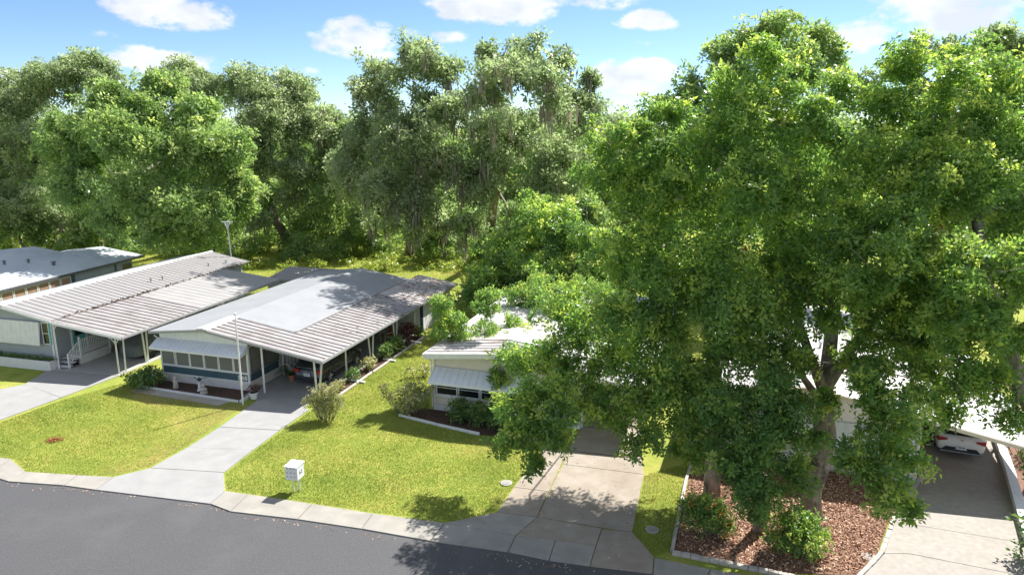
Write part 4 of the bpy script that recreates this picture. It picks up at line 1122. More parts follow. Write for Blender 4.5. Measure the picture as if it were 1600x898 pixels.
MB().ext([(-.36, zA(-.3) + .01), (-.302, zA(-.3) + .01), (-.302, zA(-.3) - .16), (-.36, zA(-.3) - .16)], 'y', -.5, 15.8).build('gutter', M['white_paint'], h)
MB().tube([(-.3, -.3, 2.85), (-.1, -.05, 2.65), (-.08, -.03, .2)], .04, 6).build('downspout', M['white_paint'], h)
for (x, y) in ((7.55, .1), (7.3, 4.0), (10.3, .1), (10.3, 4.0), (10.3, 8.0)): post(h, x, y, zA(x) - .09, (0, 0), .055)
bx('entry_step', M['white_paint'], h, 6.86, 7.5, -.05, 1.3, 0, .18, .01)
dr = bx('door', M['white_paint'], h, 6.83, 6.88, 1.6, 2.5, .4, 2.4)
MB().tube([(6.88, 2.4, 1.3), (6.93, 2.4, 1.3), (6.93, 2.3, 1.3)], .02, 6).build('door_handle', M['alloy'], dr)
for (x, y) in ((2.0, 7.5), (1.0, 11.5), (4.8, 9.0)):
    z = zA(x); MB().lathe([(.06, z - .05), (.06, z + .25), (.10, z + .26), (.10, z + .32), (.02, z + .35)], x, y, 8).build('roof_vent', M['roof_grey'], h)
fb = empty('hedge_bed', (h.location.x, h.location.y, 0), -math.radians(17.8), kind='structure')
MB().prism([(-1.3, -1.3), (3.2, -2.05), (6.7, -1.8), (6.7, -.05), (-.6, -.05)], -.02, .04).build('soil', M['mulch_dark'], fb)
eb = empty('bed_border', (h.location.x, h.location.y, 0), -math.radians(17.8), 'thin white border strip of the hedge bed by the cream home', 'edging')
for (a, b) in (((-1.35, -1.3), (.9, -1.78)), ((.93, -1.79), (3.2, -2.15))):
    MB().prism([a, b, (b[0], b[1] + .1), (a[0], a[1] + .1)], 0, .12).build('border_strip', M['white_paint'], eb)
H3 = h

# ---------------------------------------------------------------- white home behind the big oaks
h = home((13.03, 26.82), 20.0, 'white mobile home with bright coated roof and carport behind the big oaks')
zB = lambda x: 3.62 - .185 * (x + .8) if x > -.8 else 3.62 - .15 * (-.8 - x)
MB().box(-5.0, 3.3, .06, 15, .0, 2.75).build('wall', M['white_paint'], h)
MB().ext([(-5, 2.75), (3.3, 2.75), (3.3, zB(3.3) - .1), (-.8, 3.5), (-5, zB(-5) - .1)], 'y', .03, .1).build('gable', M['white_paint'], h)
sk = MB()
for r in range(3):
    for k in range(16): sk.box(-5.0 + k * .52 - (.26 if r % 2 else 0), -4.5 + k * .52 - (.26 if r % 2 else 0), -.04, .05, r * .13 + .004, r * .13 + .126)
sk.build('skirting', M['skirt'], h)
bx('front_panel', M['white_paint'], h, -5.0, 3.3, -.03, .03, .40, .88)
for k in range(8):
    window(h, (-4.9 + k * 1.02, .03, .90), 0, .98, .95, M['white_paint'], M['tan_blind'] if k not in (2,) else M['blind'], .07, rails=1)
aw = MB().ext([(0, 2.2), (-.03, 2.24), (-.62, 1.50), (-.64, 1.38), (-.62, 1.38), (-.60, 1.48)], 'x', -4.9, 3.1).build('awning', M['white_metal'], h)
for k in range(24):
    MB().ext([(-.04, 2.235), (-.625, 1.505), (-.625, 1.522), (-.04, 2.252)], 'x', -4.88 + k * .34, -4.866 + k * .34).build('seam', M['white_metal'], aw)
slope('right_roof', M['roof_white'], h, -.8, 3.62, 7.6, zB(7.6), -.1, 15.4, .09)
slope('left_roof', M['roof_white'], h, -5.4, zB(-5.4), -.802, 3.62, -.1, 15.4, .09)
MB().ext([(-.8, 3.60), (7.6, zB(7.6) - .02), (7.6, zB(7.6) - .17), (-.8, 3.45)], 'y', -.145, -.102).build('fascia', M['cream'], h)
MB().ext([(-5.4, zB(-5.4) - .02), (-.8, 3.60), (-.8, 3.45), (-5.4, zB(-5.4) - .17)], 'y', -.146, -.103).build('fascia', M['cream'], h)
for y in (.0, 4, 8): post(h, 7.3, y + 1.0, zB(7.3) - .1, (0, 0), .06); 
for y in (1.0, 5.0, 9.0): MB().ext([(3.32, zB(3.32) - .092), (7.5, zB(7.5) - .092), (7.5, zB(7.5) - .19), (3.32, zB(3.32) - .19)], 'y', y - .05, y + .05).build('beam', M['white_paint'], h)
for (x, y) in ((-.2, 6), (1.5, 8.6), (.6, 12)):
    z = zB(x); MB().lathe([(.06, z - .05), (.06, z + .25), (.10, z + .26), (.10, z + .32), (.02, z + .35)], x, y, 8).build('roof_vent', M['roof_grey'], h)
H4 = h


# ================================================================ CARS
def wheel(parent, x, y, r=.34, w=.22, side=1):
    wl = MB().tube([(-w / 2, 0, 0), (w / 2, 0, 0)], r * .62, 14).build('wheel', M['black_plastic'], parent, (x, y, r))
    o = MB(); prof = [(-w / 2, r * .66), (-w / 2, r * .92), (-w * .36, r), (w * .36, r), (w / 2, r * .92), (w / 2, r * .66)]
    o.tube([(a, 0, 0) for a, b in prof], [b for a, b in prof], 22, cap=False); o.build('tyre', M['rubber'], wl, smooth=True)
    o = MB(); s = side
    o.tube([(s * w * .42, 0, 0), (s * w * .52, 0, 0)], r * .17, 10)
    for k in range(5):
        a = 2 * math.pi * k / 5 + .3; c, d = math.cos(a), math.sin(a)
        o.tube([(s * w * .48, c * r * .1, d * r * .1), (s * w * .46, c * r * .62, d * r * .62)], [.045, .035], 5)
    o.tube([(s * w * .40, 0, 0), (s * w * .49, 0, 0)], r * .66, 20, cap=False); o.build('rim', M['alloy'], wl)
    return wl


def car(name, label, loc, rz, L, W, Hh, paint, kind, group=None):
    """nose towards +y, tail at y = 0; built from lofted sections"""
    root = empty(name, (loc[0], loc[1], .05), rz, label, 'car', group)
    hw = W / 2; belt = Hh * .60; hood = Hh * .60
    if kind == 'wagon':
        st = [(0.00, .80, .36, .55), (.05, .92, .30, .70), (.14, .97, .24, belt - .02), (.40, 1.0, .22, belt), (1.2, 1.0, .20, belt), (2.4, 1.0, .20, belt), (L - 1.30, 1.0, .20, belt - .01), (L - 1.0, .99, .21, hood - .03), (L - .45, .95, .24, hood - .10), (L - .12, .84, .28, hood - .22), (L, .70, .34, .52)]
        roof = [(.16, belt - .02, .80), (.40, Hh - .22, .74), (.62, Hh - .05, .71), (1.2, Hh, .72), (2.0, Hh, .72), (2.6, Hh - .05, .71), (L - 1.22, belt + .06, .78), (L - 1.05, belt - .03, .82)]
    else:
        st = [(0.00, .82, .40, .62), (.05, .93, .32, .82), (.12, .98, .26, belt), (.40, 1.0, .23, belt + .02), (1.2, 1.0, .21, belt), (2.2, 1.0, .21, belt), (L - 1.25, 1.0, .21, belt - .02), (L - .95, .99, .22, hood - .03), (L - .4, .94, .26, hood - .12), (L - .1, .84, .30, hood - .25), (L, .70, .36, .58)]
        roof = [(.16, belt, .80), (.36, Hh - .26, .74), (.52, Hh - .06, .70), (1.1, Hh, .71), (1.9, Hh, .72), (2.5, Hh - .06, .70), (L - 1.2, belt + .07, .77), (L - 1.02, belt - .03, .82)]
    rings = []
    for (y, kw, z0, z1) in st:
        w = hw * kw; zm = z0 + (z1 - z0) * .55
        half = [(w * .80, z0), (w * .97, z0 + .06), (w, zm), (w * .985, z1 - .10), (w * .93, z1 - .02), (w * .55, z1 + .01)]
        rings.append([(a, y, b) for a, b in half] + [(-a, y, b) for a, b in half[::-1]])
    MB().loft(rings).build('body', paint, root, smooth=True, subsurf=1)
    rr = []
    def gh(y):
        for i in range(len(roof) - 1):
            if roof[i][0] <= y <= roof[i + 1][0]:
                t = (y - roof[i][0]) / (roof[i + 1][0] - roof[i][0]); return tuple(roof[i][k] + (roof[i + 1][k] - roof[i][k]) * t for k in (1, 2))
    for (y, z, kw) in roof:
        wb = hw * .94; wt = wb + (hw * kw - wb) * min(1, max(0, (z - belt) / (Hh - belt)))
        zb = belt - .06; z = max(z, zb + .02)
        rr.append([(wb, y, zb), (wt + .01, y, z - min(.07, (z - zb) * .5)), (wt * .86, y, z), (0, y, z + .015), (-wt * .86, y, z), (-wt - .01, y, z - min(.07, (z - zb) * .5)), (-wb, y, zb)])
    MB().loft(rr).build('cabin', paint, root, smooth=True)
    # side glass
    y0, y1 = roof[1][0] + .12, roof[-2][0] - .12
    cuts = [y0, y0 + .62, y0 + 1.55, y1 - .02] if L > 4.3 else [y0, y0 + .5, y0 + 1.35, y1 - .02]
    def side(y, f, s):
        z, kw = gh(y); wb = hw * .94; wt = wb + (hw * kw - wb) * min(1, max(0, (z - belt) / (Hh - belt)))
        zb = belt - .06; zt = z - .07
        return (s * (wb + (wt + .01 - wb) * f + .008), y, zb + (zt - zb) * f)
    for s in (1, -1):
        for i in range(3):
            a, b = cuts[i] + .04, cuts[i + 1] - .04
            p = [side(a, .2, s), side(b, .2, s), side(b, .92, s), side(a, .92, s)]
            o = MB(); q = [(x - s * .012, y, z) for x, y, z in p]; o.poly(p if s > 0 else p[::-1]); o.poly(q[::-1] if s > 0 else q)
            for k in range(4): o.poly([p[k], q[k], q[(k + 1) % 4], p[(k + 1) % 4]])
            o.build('side_window', M['glass'], root)
        # wheel arches, sill trim, mirror, lamps
        for wy in (.88, L - .92):
            o = MB()
            for k in range(10):
                a0, a1 = math.pi * k / 10, math.pi * (k + 1) / 10
                o.poly([(s * (hw + .012), wy + math.cos(a0) * .37, .33 + math.sin(a0) * .37), (s * (hw + .012), wy + math.cos(a1) * .37, .33 + math.sin(a1) * .37), (s * (hw + .012), wy + math.cos(a1) * .44, .33 + math.sin(a1) * .44), (s * (hw + .012), wy + math.cos(a0) * .44, .33 + math.sin(a0) * .44)])
                o.poly([(s * (hw + .012), wy + math.cos(a0) * .44, .33 + math.sin(a0) * .44), (s * (hw + .012), wy + math.cos(a1) * .44, .33 + math.sin(a1) * .44), (s * (hw - .06), wy + math.cos(a1) * .44, .33 + math.sin(a1) * .44), (s * (hw - .06), wy + math.cos(a0) * .44, .33 + math.sin(a0) * .44)])
                o.poly([(s * (hw + .006), wy, .33), (s * (hw + .006), wy + math.cos(a0) * .37, .33 + math.sin(a0) * .37), (s * (hw + .006), wy + math.cos(a1) * .37, .33 + math.sin(a1) * .37)])
            o.build('wheel_arch', M['black_plastic'], root)
            wheel(root, s * (hw - .085), wy, .335, .21, s)
        MB().box(min(s * (hw - .03), s * (hw + .012)), max(s * (hw - .03), s * (hw + .012)), 1.35, L - 1.38, .21, .33).build('sill_trim', M['black_plastic'], root)
        for yy in (cuts[1], cuts[2]):
            hx = s * (hw + .004)
            MB().box(min(hx, hx + s * .025), max(hx, hx + s * .025), yy + .12, yy + .30, belt - .17, belt - .13).build('door_handle', paint, root)
        mz = belt + .05; my = L - 1.62
        MB().loft([[(s * (hw - .02), my, mz), (s * (hw - .02), my + .1, mz), (s * (hw - .02), my + .1, mz + .1), (s * (hw - .02), my, mz + .1)], [(s * (hw + .2), my - .02, mz - .01), (s * (hw + .2), my + .12, mz - .01), (s * (hw + .2), my + .1, mz + .14), (s * (hw + .2), my - .02, mz + .14)]]).build('mirror', paint, root, bevel=.02)
        if kind == 'wagon':
            p = [(s * hw * .98, .20, belt - .03), (s * hw * .90, .05, belt - .05), (s * hw * .56, .035, belt - .07), (s * hw * .58, .02, belt - .24), (s * hw * .92, .035, belt - .27), (s * hw * 1.0, .22, belt - .22)]
        else:
            p = [(s * hw * .995, .26, belt - .08), (s * hw * .93, .035, belt - .10), (s * hw * .56, .015, belt - .12), (s * hw * .58, .005, belt - .19), (s * hw * .92, .02, belt - .27), (s * hw * .997, .24, belt - .24)]
        o = MB(); q = [(x - s * .0, y + .05, z) for x, y, z in p]; p = [(x + s * .012, y - .012, z) for x, y, z in p]
        o.loft([p, q]); o.build('taillight', M['red_lens'], root)
        if kind == 'wagon':
            MB().tube([(s * hw * .62, .75, Hh - .01), (s * hw * .62, .85, Hh + .05), (s * hw * .62, 2.3, Hh + .05), (s * hw * .62, 2.45, Hh - .02)], .018, 6).build('roof_rail', M['alloy'], root)
        MB().box(min(s * hw * .5, s * hw * .8), max(s * hw * .5, s * hw * .8), L - .14, L - .05, hood - .36, hood - .24).build('headlight', M['plate'], root)
    # rear glass, plate, bumper, wiper
    zr0, zr1_ = belt + .02, Hh - .13
    y_a = roof[0][0]; y_b = roof[1][0] + .04
    p = [(-hw * .74, y_a - .005, belt + .03), (hw * .74, y_a - .005, belt + .03), (hw * .64, y_b + .02, Hh - .17), (-hw * .64, y_b + .02, Hh - .17)]
    o = MB(); q = [(x, y + .05, z) for x, y, z in p]; p = [(x, y - .055, z) for x, y, z in p]; o.loft([p, q]); o.build('rear_window', M['glass'], root)
    MB().ext([(y_b - .10, Hh - .10), (y_b + .25, Hh - .01), (y_b + .25, Hh - .06), (y_b - .08, Hh - .15)], 'x', -hw * .60, hw * .60).build('spoiler', paint, root, bevel=.01)
    p = [(-hw * .66, L - 1.10, belt + .03), (hw * .66, L - 1.10, belt + .03), (hw * .6, 2.75, Hh - .12), (-hw * .6, 2.75, Hh - .12)]
    o = MB(); q = [(x, y - .06, z - .06) for x, y, z in p]; p = [(x, y + .06, z + .03) for x, y, z in p]; o.loft([p, q]); o.build('windscreen', M['glass'], root)
    bm = M['black_plastic']
    MB().loft([[(x, y - .02, z) for x, y, z in ((-hw * .80, .04, .34), (hw * .80, .04, .34), (hw * .62, .02, .52), (-hw * .62, .02, .52))], [(-hw * .80, .2, .34), (hw * .80, .2, .34), (hw * .62, .2, .52), (-hw * .62, .2, .52)]]).build('bumper_insert', bm, root, bevel=.01)
    MB().ext([(-.03, .27), (.2, .24), (.2, .335), (-.03, .335)], 'x', -hw * .84, hw * .84).build('bumper', M['car_silver'] if kind != 'wagon' else bm, root, bevel=.02)
    pz = .56 if kind == 'wagon' else .44
    pl = MB().box(-.19, .19, -.035, .0, pz, pz + .17).build('number_plate', M['plate'], root)
    rr_ = random.Random(len(label))
    for k in range(6):
        x = -.135 + k * .047
        MB().box(x, x + .026, -.038, -.0355, pz + .055, pz + .125).build('plate_mark', M['plate_ink'], pl)
    MB().tube([(0, -.012, belt - .13), (0, -.03, belt - .13)], .045, 10).build('badge', M['alloy'], root)
    MB().tube([(0, y_a - .07, belt + .05), (hw * .42, y_a - .055, belt + .11)], .012, 5).build('wiper', bm, root)
    return root


def to_world(hm, x, y):
    a = hm.rotation_euler.z
    return (hm.location.x + x * math.cos(a) - y * math.sin(a), hm.location.y + x * math.sin(a) + y * math.cos(a))


car('parked_car', 'dark grey estate car parked under the ribbed carport of number 548', to_world(H2, 8.25, 1.5), H2.rotation_euler.z, 4.75, 1.80, 1.62, M['car_grey'], 'wagon')
car('parked_car', 'white compact crossover parked nose in at the right carport', to_world(H4, 5.45, 3.0), H4.rotation_euler.z - .06, 4.25, 1.84, 1.64, M['car_white'], 'suv')


# ================================================================ SMALL THINGS
# cluster mailbox
mb_ = empty('cluster_mailbox', (-8.47, 25.15, 0), -math.radians(14), 'white cluster mailbox of nine small doors on two posts by the sidewalk', 'mailbox')
MB().box(-.26, .26, -.25, .25, .60, 1.14).build('body', M['white_metal'], mb_, bevel=.01)
MB().ext([(-.30, 1.142), (.30, 1.142), (.30, 1.19), (-.30, 1.172)], 'x', -.285, .285).build('lid', M['white_paint'], mb_, bevel=.008)
for r in range(3):
    for c in range(3):
        d = MB().box(-.24 + c * .162, -.085 + c * .162, -.266, -.2505, .625 + r * .17, .785 + r * .17).build('mail_door', M['white_metal'], mb_, bevel=.005)
        MB().box(-.20 + c * .162, -.13 + c * .162, -.274, -.2665, .725 + r * .17, .752 + r * .17).build('slot', M['dark_trim'], d)
        MB().tube([(-.107 + c * .162, -.267, .67 + r * .17), (-.107 + c * .162, -.277, .67 + r * .17)], .011, 6).build('lock', M['alloy'], d)
for (x, y) in ((-.06, -.06), (.12, .08)): MB().tube([(x, y, 0), (x, y, .61)], .032, 8).build('post', M['white_paint'], mb_)
for k, ch in enumerate('62'):
    cu = bpy.data.curves.new('digit', 'FONT'); cu.body = ch; cu.size = .21; cu.extrude = .003
    tmp = bpy.data.objects.new('digit', cu); COL.objects.link(tmp); bpy.context.view_layer.update()
    me = bpy.data.meshes.new_from_object(tmp.evaluated_get(bpy.context.evaluated_depsgraph_get())); bpy.data.objects.remove(tmp)
    me.materials.clear(); me.materials.append(M['navy'])
    link('box_number', me, mb_, (.264, -.11 + k * .12, .80), (math.pi / 2, 0, math.pi / 2))

# flagpole in front of the porch
fp = empty('flagpole', (*(-13.80, 33.90), 0), 0, 'tall slim white flagpole in front of the teal porch', 'flagpole')
MB().tube([(0, 0, 0), (0, 0, 2.4), (0, 0, 4.75)], [.05, .045, .035], 10).build('pole', M['white_paint'], fp)
MB().lathe([(.02, 4.75), (.06, 4.79), (.07, 4.83), (.05, 4.88), (.01, 4.9)], seg=10).build('finial', M['white_paint'], fp)
MB().tube([(-.05, -.02, 1.1), (-.07, -.02, 1.18), (-.05, -.02, 1.26)], .012, 5).build('cleat', M['alloy'], fp)
# pole with a crossbar behind the grey home
ap = empty('antenna_pole', (-23.3, 57.8, 0), 0, 'slim grey pole topped by a short crossbar behind the ribbed roof', 'pole')
MB().tube([(0, 0, 0), (-.1, 0, 3.0), (-.2, 0, 6.2)], [.055, .05, .04], 8).build('pole', M['roof_grey'], ap)
MB().tube([(-.62, -.02, 6.2), (.25, .02, 6.2)], .045, 6).build('crossbar', M['white_metal'], ap)
MB().tube([(-.2, 0, 5.6), (-.42, 0, 6.2)], .03, 5).build('brace', M['white_metal'], ap)
MB().tube([(-.2, 0, 5.6), (.05, 0, 6.2)], .03, 5).build('brace', M['white_metal'], ap)

# garden ornaments in the dark front bed
wp = to_world(H2, 3.05, -.75)
r = empty('bird_statue', (*wp, 0), 0, 'white pedestal ornament topped by a dark bird with spread wings', 'ornament')
MB().lathe([(.16, 0), (.17, .05), (.10, .1), (.08, .42), (.13, .48), (.13, .52)], seg=10).build('pedestal', M['white_paint'], r)
MB().loft([[(x * w, y, z0 + z * w) for x, z in ((-1, 0), (-.6, .8), (0, 1), (.6, .8), (1, 0), (.6, -.8), (0, -1), (-.6, -.8))] for (y, w, z0) in ((-.20, .03, .74), (-.12, .08, .70), (.02, .11, .66), (.14, .07, .62), (.26, .03, .58))]).build('body', M['teal'], r, smooth=True)
for s in (1, -1):
    MB().loft([[(s * .06, -.08, .70), (s * .06, .12, .66), (s * .06, .12, .63), (s * .06, -.08, .67)], [(s * .26, -.06, .80), (s * .26, .14, .74), (s * .26, .14, .72), (s * .26, -.06, .78)], [(s * .44, .02, .74), (s * .44, .10, .71), (s * .44, .10, .70), (s * .44, .02, .73)]]).build('wing', M['teal'], r)
MB().loft([[(x * w, y, z0 + z * w) for x, z in ((-1, 0), (-.6, .8), (0, 1), (.6, .8), (1, 0), (.6, -.8), (0, -1), (-.6, -.8))] for (y, w, z0) in ((-.32, .01, .85), (-.24, .03, .86), (-.19, .06, .85), (-.13, .04, .80))]).build('head', M['white_paint'], r, smooth=True)
wp = to_world(H2, 3.55, -1.05)
r = empty('stone_lantern', (*wp, 0), .4, 'small pale stone figure beside the bird ornament', 'ornament')
MB().lathe([(.20, 0), (.22, .08), (.15, .16), (.20, .26), (.13, .36), (.05, .40)], seg=9).build('base', M['stone_edge'], r)
MB().lathe([(.05, .40), (.12, .46), (.10, .56), (.02, .60)], seg=9).build('cap', M['stone_edge'], r)
wp = to_world(H2, 1.55, -.85)
r = empty('garden_figure', (*wp, 0), 0, 'little grey standing figure at the left end of the dark front bed', 'ornament')
MB().lathe([(.14, 0), (.15, .1), (.11, .3), (.14, .42), (.07, .52)], seg=9).build('body', M['stone_edge'], r)
MB().lathe([(.03, .50), (.085, .56), (.09, .63), (.05, .70), (.01, .72)], seg=9).build('head', M['stone_edge'], r)
MB().tube([(.1, -.05, .4), (.16, -.12, .3), (.05, -.15, .28)], .035, 6).build('arm', M['stone_edge'], r)

# flower pots at the steps
for (x, y, lab) in ((6.62, -.95, 'white flower pot holding the dark red leaved plant at the bed corner'), (6.95, 2.0, 'terracotta pot of the dark palm beside the entry steps')):
    wp = to_world(H2, x, y)
    r = empty('flower_pot', (*wp, .05), 0, lab, 'flower pot')
    pm_ = M['white_paint'] if y < 0 else M['terracotta']
    MB().lathe([(.15, 0), (.21, .30), (.24, .30), (.24, .36), (.20, .36), (.19, .31)], seg=12).build('pot', pm_, r)
    MB().lathe([(.19, .29), (.19, .32), (.01, .33)], seg=12).build('soil', M['mulch_dark'], r)
# fallen rusty leaf pile on the lawn
wp = (-20.83, 29.69)
rng = np.random.default_rng(9); k = 130
P = np.column_stack([wp[0] + rng.normal(0, .16, k), wp[1] + rng.normal(0, .13, k), rng.uniform(.04, .1, k)])
o = quads_object('fallen_leaves', leaf_quads(P, rng.normal(size=(k, 3)) * np.array([1, 1, .3]), np.array([0, 0, 1.]) + rng.normal(size=(k, 3)) * .4, np.full(k, .11), np.full(k, .06)), rng.uniform(0, 1, k), M['leaf_brown'], None, 'stuff')
# patio chair under the carport
wp = to_world(H2, 8.7, 10.0)
r = empty('patio_chair', (*wp, .05), -.8, 'tan cushioned patio chair at the back of the dark wagon carport', 'chair')
MB().box(-.28, .28, -.28, .28, .40, .47).build('seat', M['terracotta'], r, bevel=.02)
MB().ext([(.26, .45), (.33, .46), (.44, 1.0), (.38, 1.02)], 'x', -.28, .28).build('backrest', M['terracotta'], r, bevel=.02)
for (x, y) in ((-.25, -.25), (.25, -.25), (-.25, .25), (.25, .25)): MB().tube([(x, y, 0), (x, y, .41)], .022, 6).build('leg', M['white_paint'], r)
for x in (-.29, .29): MB().tube([(x, -.26, .42), (x, -.26, .65), (x, .3, .67)], .022, 6).build('armrest', M['white_paint'], r)


# ================================================================ SHRUBS NEAR THE HOMES
def at_ball(b): return b[0], b[1], b[2]
x, y = (-20.00, 36.06)
shrub('hydrangea_bush', 'rounded dark green bush with pale blooms left of the porch bed', x, y, 0, [(0, 0, .55, .62), (-.55, .25, .5, .5), (.6, .25, .55, .5), (.15, .5, .7, .5), (-.35, .7, .45, .4)], M['leaf_shrub'], 31, 330, .13, 8, .13, .2, flowers=(M['flower_white'], 26, .05))
x, y = (-9.08, 31.90)
shrub('small_tree', 'loose pale yellow green small tree on the lawn before the carport corner', x, y, 0, [(0.00, 0.00, 0.82, 0.39), (-0.43, 0.09, 0.90, 0.36), (0.43, 0.00, 0.95, 0.39), (0.13, 0.09, 1.38, 0.34), (-0.30, -0.09, 1.29, 0.29), (0.39, 0.17, 1.38, 0.28), (0.73, 0.09, 1.16, 0.22), (-0.73, 0.00, 1.03, 0.22), (0.17, -0.26, 0.56, 0.30), (-0.26, 0.17, 0.52, 0.26), (0.86, -0.09, 0.86, 0.17), (-0.09, 0.09, 1.72, 0.17), (0.52, 0.17, 1.68, 0.14), (-0.56, 0.09, 1.50, 0.14)], M['leaf_pale'], 32, 640, .085, 9, .22, .5, 'tree', stems=3)
x, y = (-5.07, 32.59)
shrub('variegated_shrub', 'sparse cream and green shrub at the left corner of the cream home', x, y, 0, [(0, 0, .8, .55), (-.55, .1, .9, .45), (.5, .15, .85, .5), (.1, .2, 1.3, .5), (-.2, -.1, .45, .45), (.75, .3, 1.2, .35), (-1.15, .1, 1.0, .25), (-1.25, .05, 1.45, .22)], M['leaf_pale'], 33, 230, .13, 7, .2, .6, stems=3)
x, y = (-5.42, 37.85)
shrub('variegated_shrub', 'low pale leaved shrub on the grass between the two homes', x, y, 0, [(-.4, 0, .35, .38), (.3, .1, .4, .4), (.7, .2, .5, .32)], M['leaf_pale'], 34, 190, .12, 6, .15, .6)
hl = lambda hm, x, y: to_world(hm, x, y)
hedge_specs = (((1.7, -.95), .62, 41, 'leftmost rounded green hedge bush under the cream home windows'), ((2.75, -1.0), .60, 42, 'middle hedge bush with yellowish tips under the cream home windows'), ((3.95, -1.15), .85, 43, 'tall dark hedge bush under the right end of the awning'))
for (p, r, sd_, lab) in hedge_specs:
    x, y = hl(H3, *p)
    shrub('hedge_bush', lab, x, y, 0, [(0, 0, r * .8, r * .8), (-.2, .1, r * 1.25, r * .6), (.3, 0, r, r * .6), (0, -.15, r * .5, r * .7), (.1, .1, r * 1.5, r * .5)], M['leaf_shrub'], sd_, 420, .095, 9, .12, .3 if sd_ != 42 else .6, group='hedge bushes in front of the cream home')
x, y = hl(H2, 10.65, 16.1)
shrub('shed_bush', 'dark dense bush against the white shed wall', x, y, 0, [(0, 0, .6, .65), (.1, .9, .7, .7), (0, .3, 1.3, .6), (.1, 1.2, 1.3, .5), (.2, -.6, .5, .5)], M['leaf_shrub'], 44, 150, .11, 8, .15, .12)
# plants of the strip along the carport
for k, (yy, hh, r, lf, lab) in enumerate(((1.3, .45, .34, 'leaf_pale', 'pale leaved plant at the street end of the carport strip'), (2.9, .55, .4, 'leaf_shrub', 'green plant in the carport strip behind the pale one'), (4.9, .6, .42, 'leaf_pale', 'cream flowering plant by the carport post pair'), (6.9, .8, .5, 'leaf_shrub', 'bushy plant midway along the carport strip'), (8.3, .9, .55, 'leaf_shrub', 'dark leafy plant before the shed front'), (10.2, 1.3, .6, 'leaf_red', 'dark tall plant with reddish leaves near the navy shed trim'), (11.6, .6, .45, 'leaf_shrub', 'low plant at the shed corner'))):
    x, y = hl(H2, 10.2, yy)
    shrub('border_plant', lab, x, y, 0, [(0, 0, hh * .6, r), (.1, .25, hh * .8, r * .75), (-.1, -.2, hh * .9, r * .7)], M[lf], 50 + k, 260, .12, 7, .14, .4, cat='plant', group='plants along the carport strip')
x, y = hl(H2, 6.62, -.95)
shrub('red_leaf_plant', 'dark red and green plant growing in the white pot', x, y, .05, [(0, 0, .48, .24), (-.12, 0, .58, .16), (.16, .05, .56, .18)], M['leaf_red'], 60, 200, .12, 7, .12, .5, cat='plant')
# potted palm: arching fronds
x, y = hl(H2, 6.95, 2.0)
r = empty('potted_palm', (x, y, .05), 0, 'dark palm with arching fronds beside the entry steps', 'palm')
rng = np.random.default_rng(61)
for k in range(13):
    a = 2 * math.pi * k / 13 + rng.uniform(-.2, .2); l = rng.uniform(.65, .95); o = MB(); pts = []
    for i in range(6):
        t = i / 5; pts.append(Vector((math.cos(a) * l * t, math.sin(a) * l * t, .35 + 1.0 * t * (1.2 - t) + rng.uniform(0, .04))))
    o.tube(pts, [.014, .012, .01, .008, .006, .004], 4)
    for i in range(1, 6):
        for j in range(3):
            b = pts[i - 1].lerp(pts[i], j / 3)
            for s in (1, -1):
                n = Vector((-math.sin(a) * s, math.cos(a) * s, -.25)); f = Vector((math.cos(a), math.sin(a), 0)); e = b + n * .2 + f * .12
                o.poly([b, b + f * .03, e, b - f * .015])
    o.build('frond', M['leaf_shrub'], r)
# low hedge in the planter of the grey home
hp = to_world(H1, -3.4, -.27)
rng = np.random.default_rng(62)
r = empty('planter_hedge', (*hp, .46), -math.radians(14.8), 'low clipped hedge in the white planter below the grey home', 'hedge')
V, T = spray_leaves(rng, [(-3.0 + k * .27, 0, .08, .24) for k in range(24)], 330, .08, 8, .1)
V[:, :, 2] = np.maximum(V[:, :, 2], 0)
quads_object('foliage', V, T, M['leaf_shrub'], r)

# two flowering shrubs in the bark bed
x, y = (6.81, 22.01)
shrub('flowering_shrub', 'orange flowering shrub at the left end of the bark bed', x, y, .03, [(0, 0, .55, .55), (-.45, .25, .55, .5), (.4, .1, .55, .5), (-.1, .35, .95, .5), (.3, .45, .9, .42), (-.55, .6, .8, .4), (.55, -.1, .35, .35)], M['leaf_oak'], 71, 480, .095, 9, .12, .35, group='flowering shrubs in the bark bed', flowers=(M['flower_orange'], 60, .04))
x, y = (9.53, 20.81)
shrub('flowering_shrub', 'larger flowering shrub at the foot of the twin stemmed oak', x, y, .03, [(0, 0, .6, .6), (-.5, .2, .6, .5), (.5, .2, .65, .52), (0, .35, 1.05, .52), (.4, .4, 1.1, .42), (-.35, .5, .95, .42), (.1, -.3, .4, .45), (-.8, .3, .4, .3)], M['leaf_oak'], 72, 480, .095, 9, .12, .4, group='flowering shrubs in the bark bed', flowers=(M['flower_orange'], 44, .038))
x, y = (17.24, 20.46)
shrub('dark_bush', 'dark leaved bush at the lower right corner beside the driveway wall', x, y, 0, [(0, 0, .7, .7), (-.3, .3, 1.2, .5), (.4, .4, 1.3, .6), (-.5, -.1, .5, .4)], M['leaf_shrub'], 73, 120, .14, 7, .16, .2)
x, y = (21.94, 27.92)
shrub('wall_shrub', 'light green shrub leaning over the low white driveway wall', x, y, 0, [(0, 0, .8, .6), (.3, .5, 1.4, .6), (.1, -.5, 1.0, .5), (-.3, .9, .7, .4)], M['leaf_under'], 74, 100, .11, 7, .16, .4)

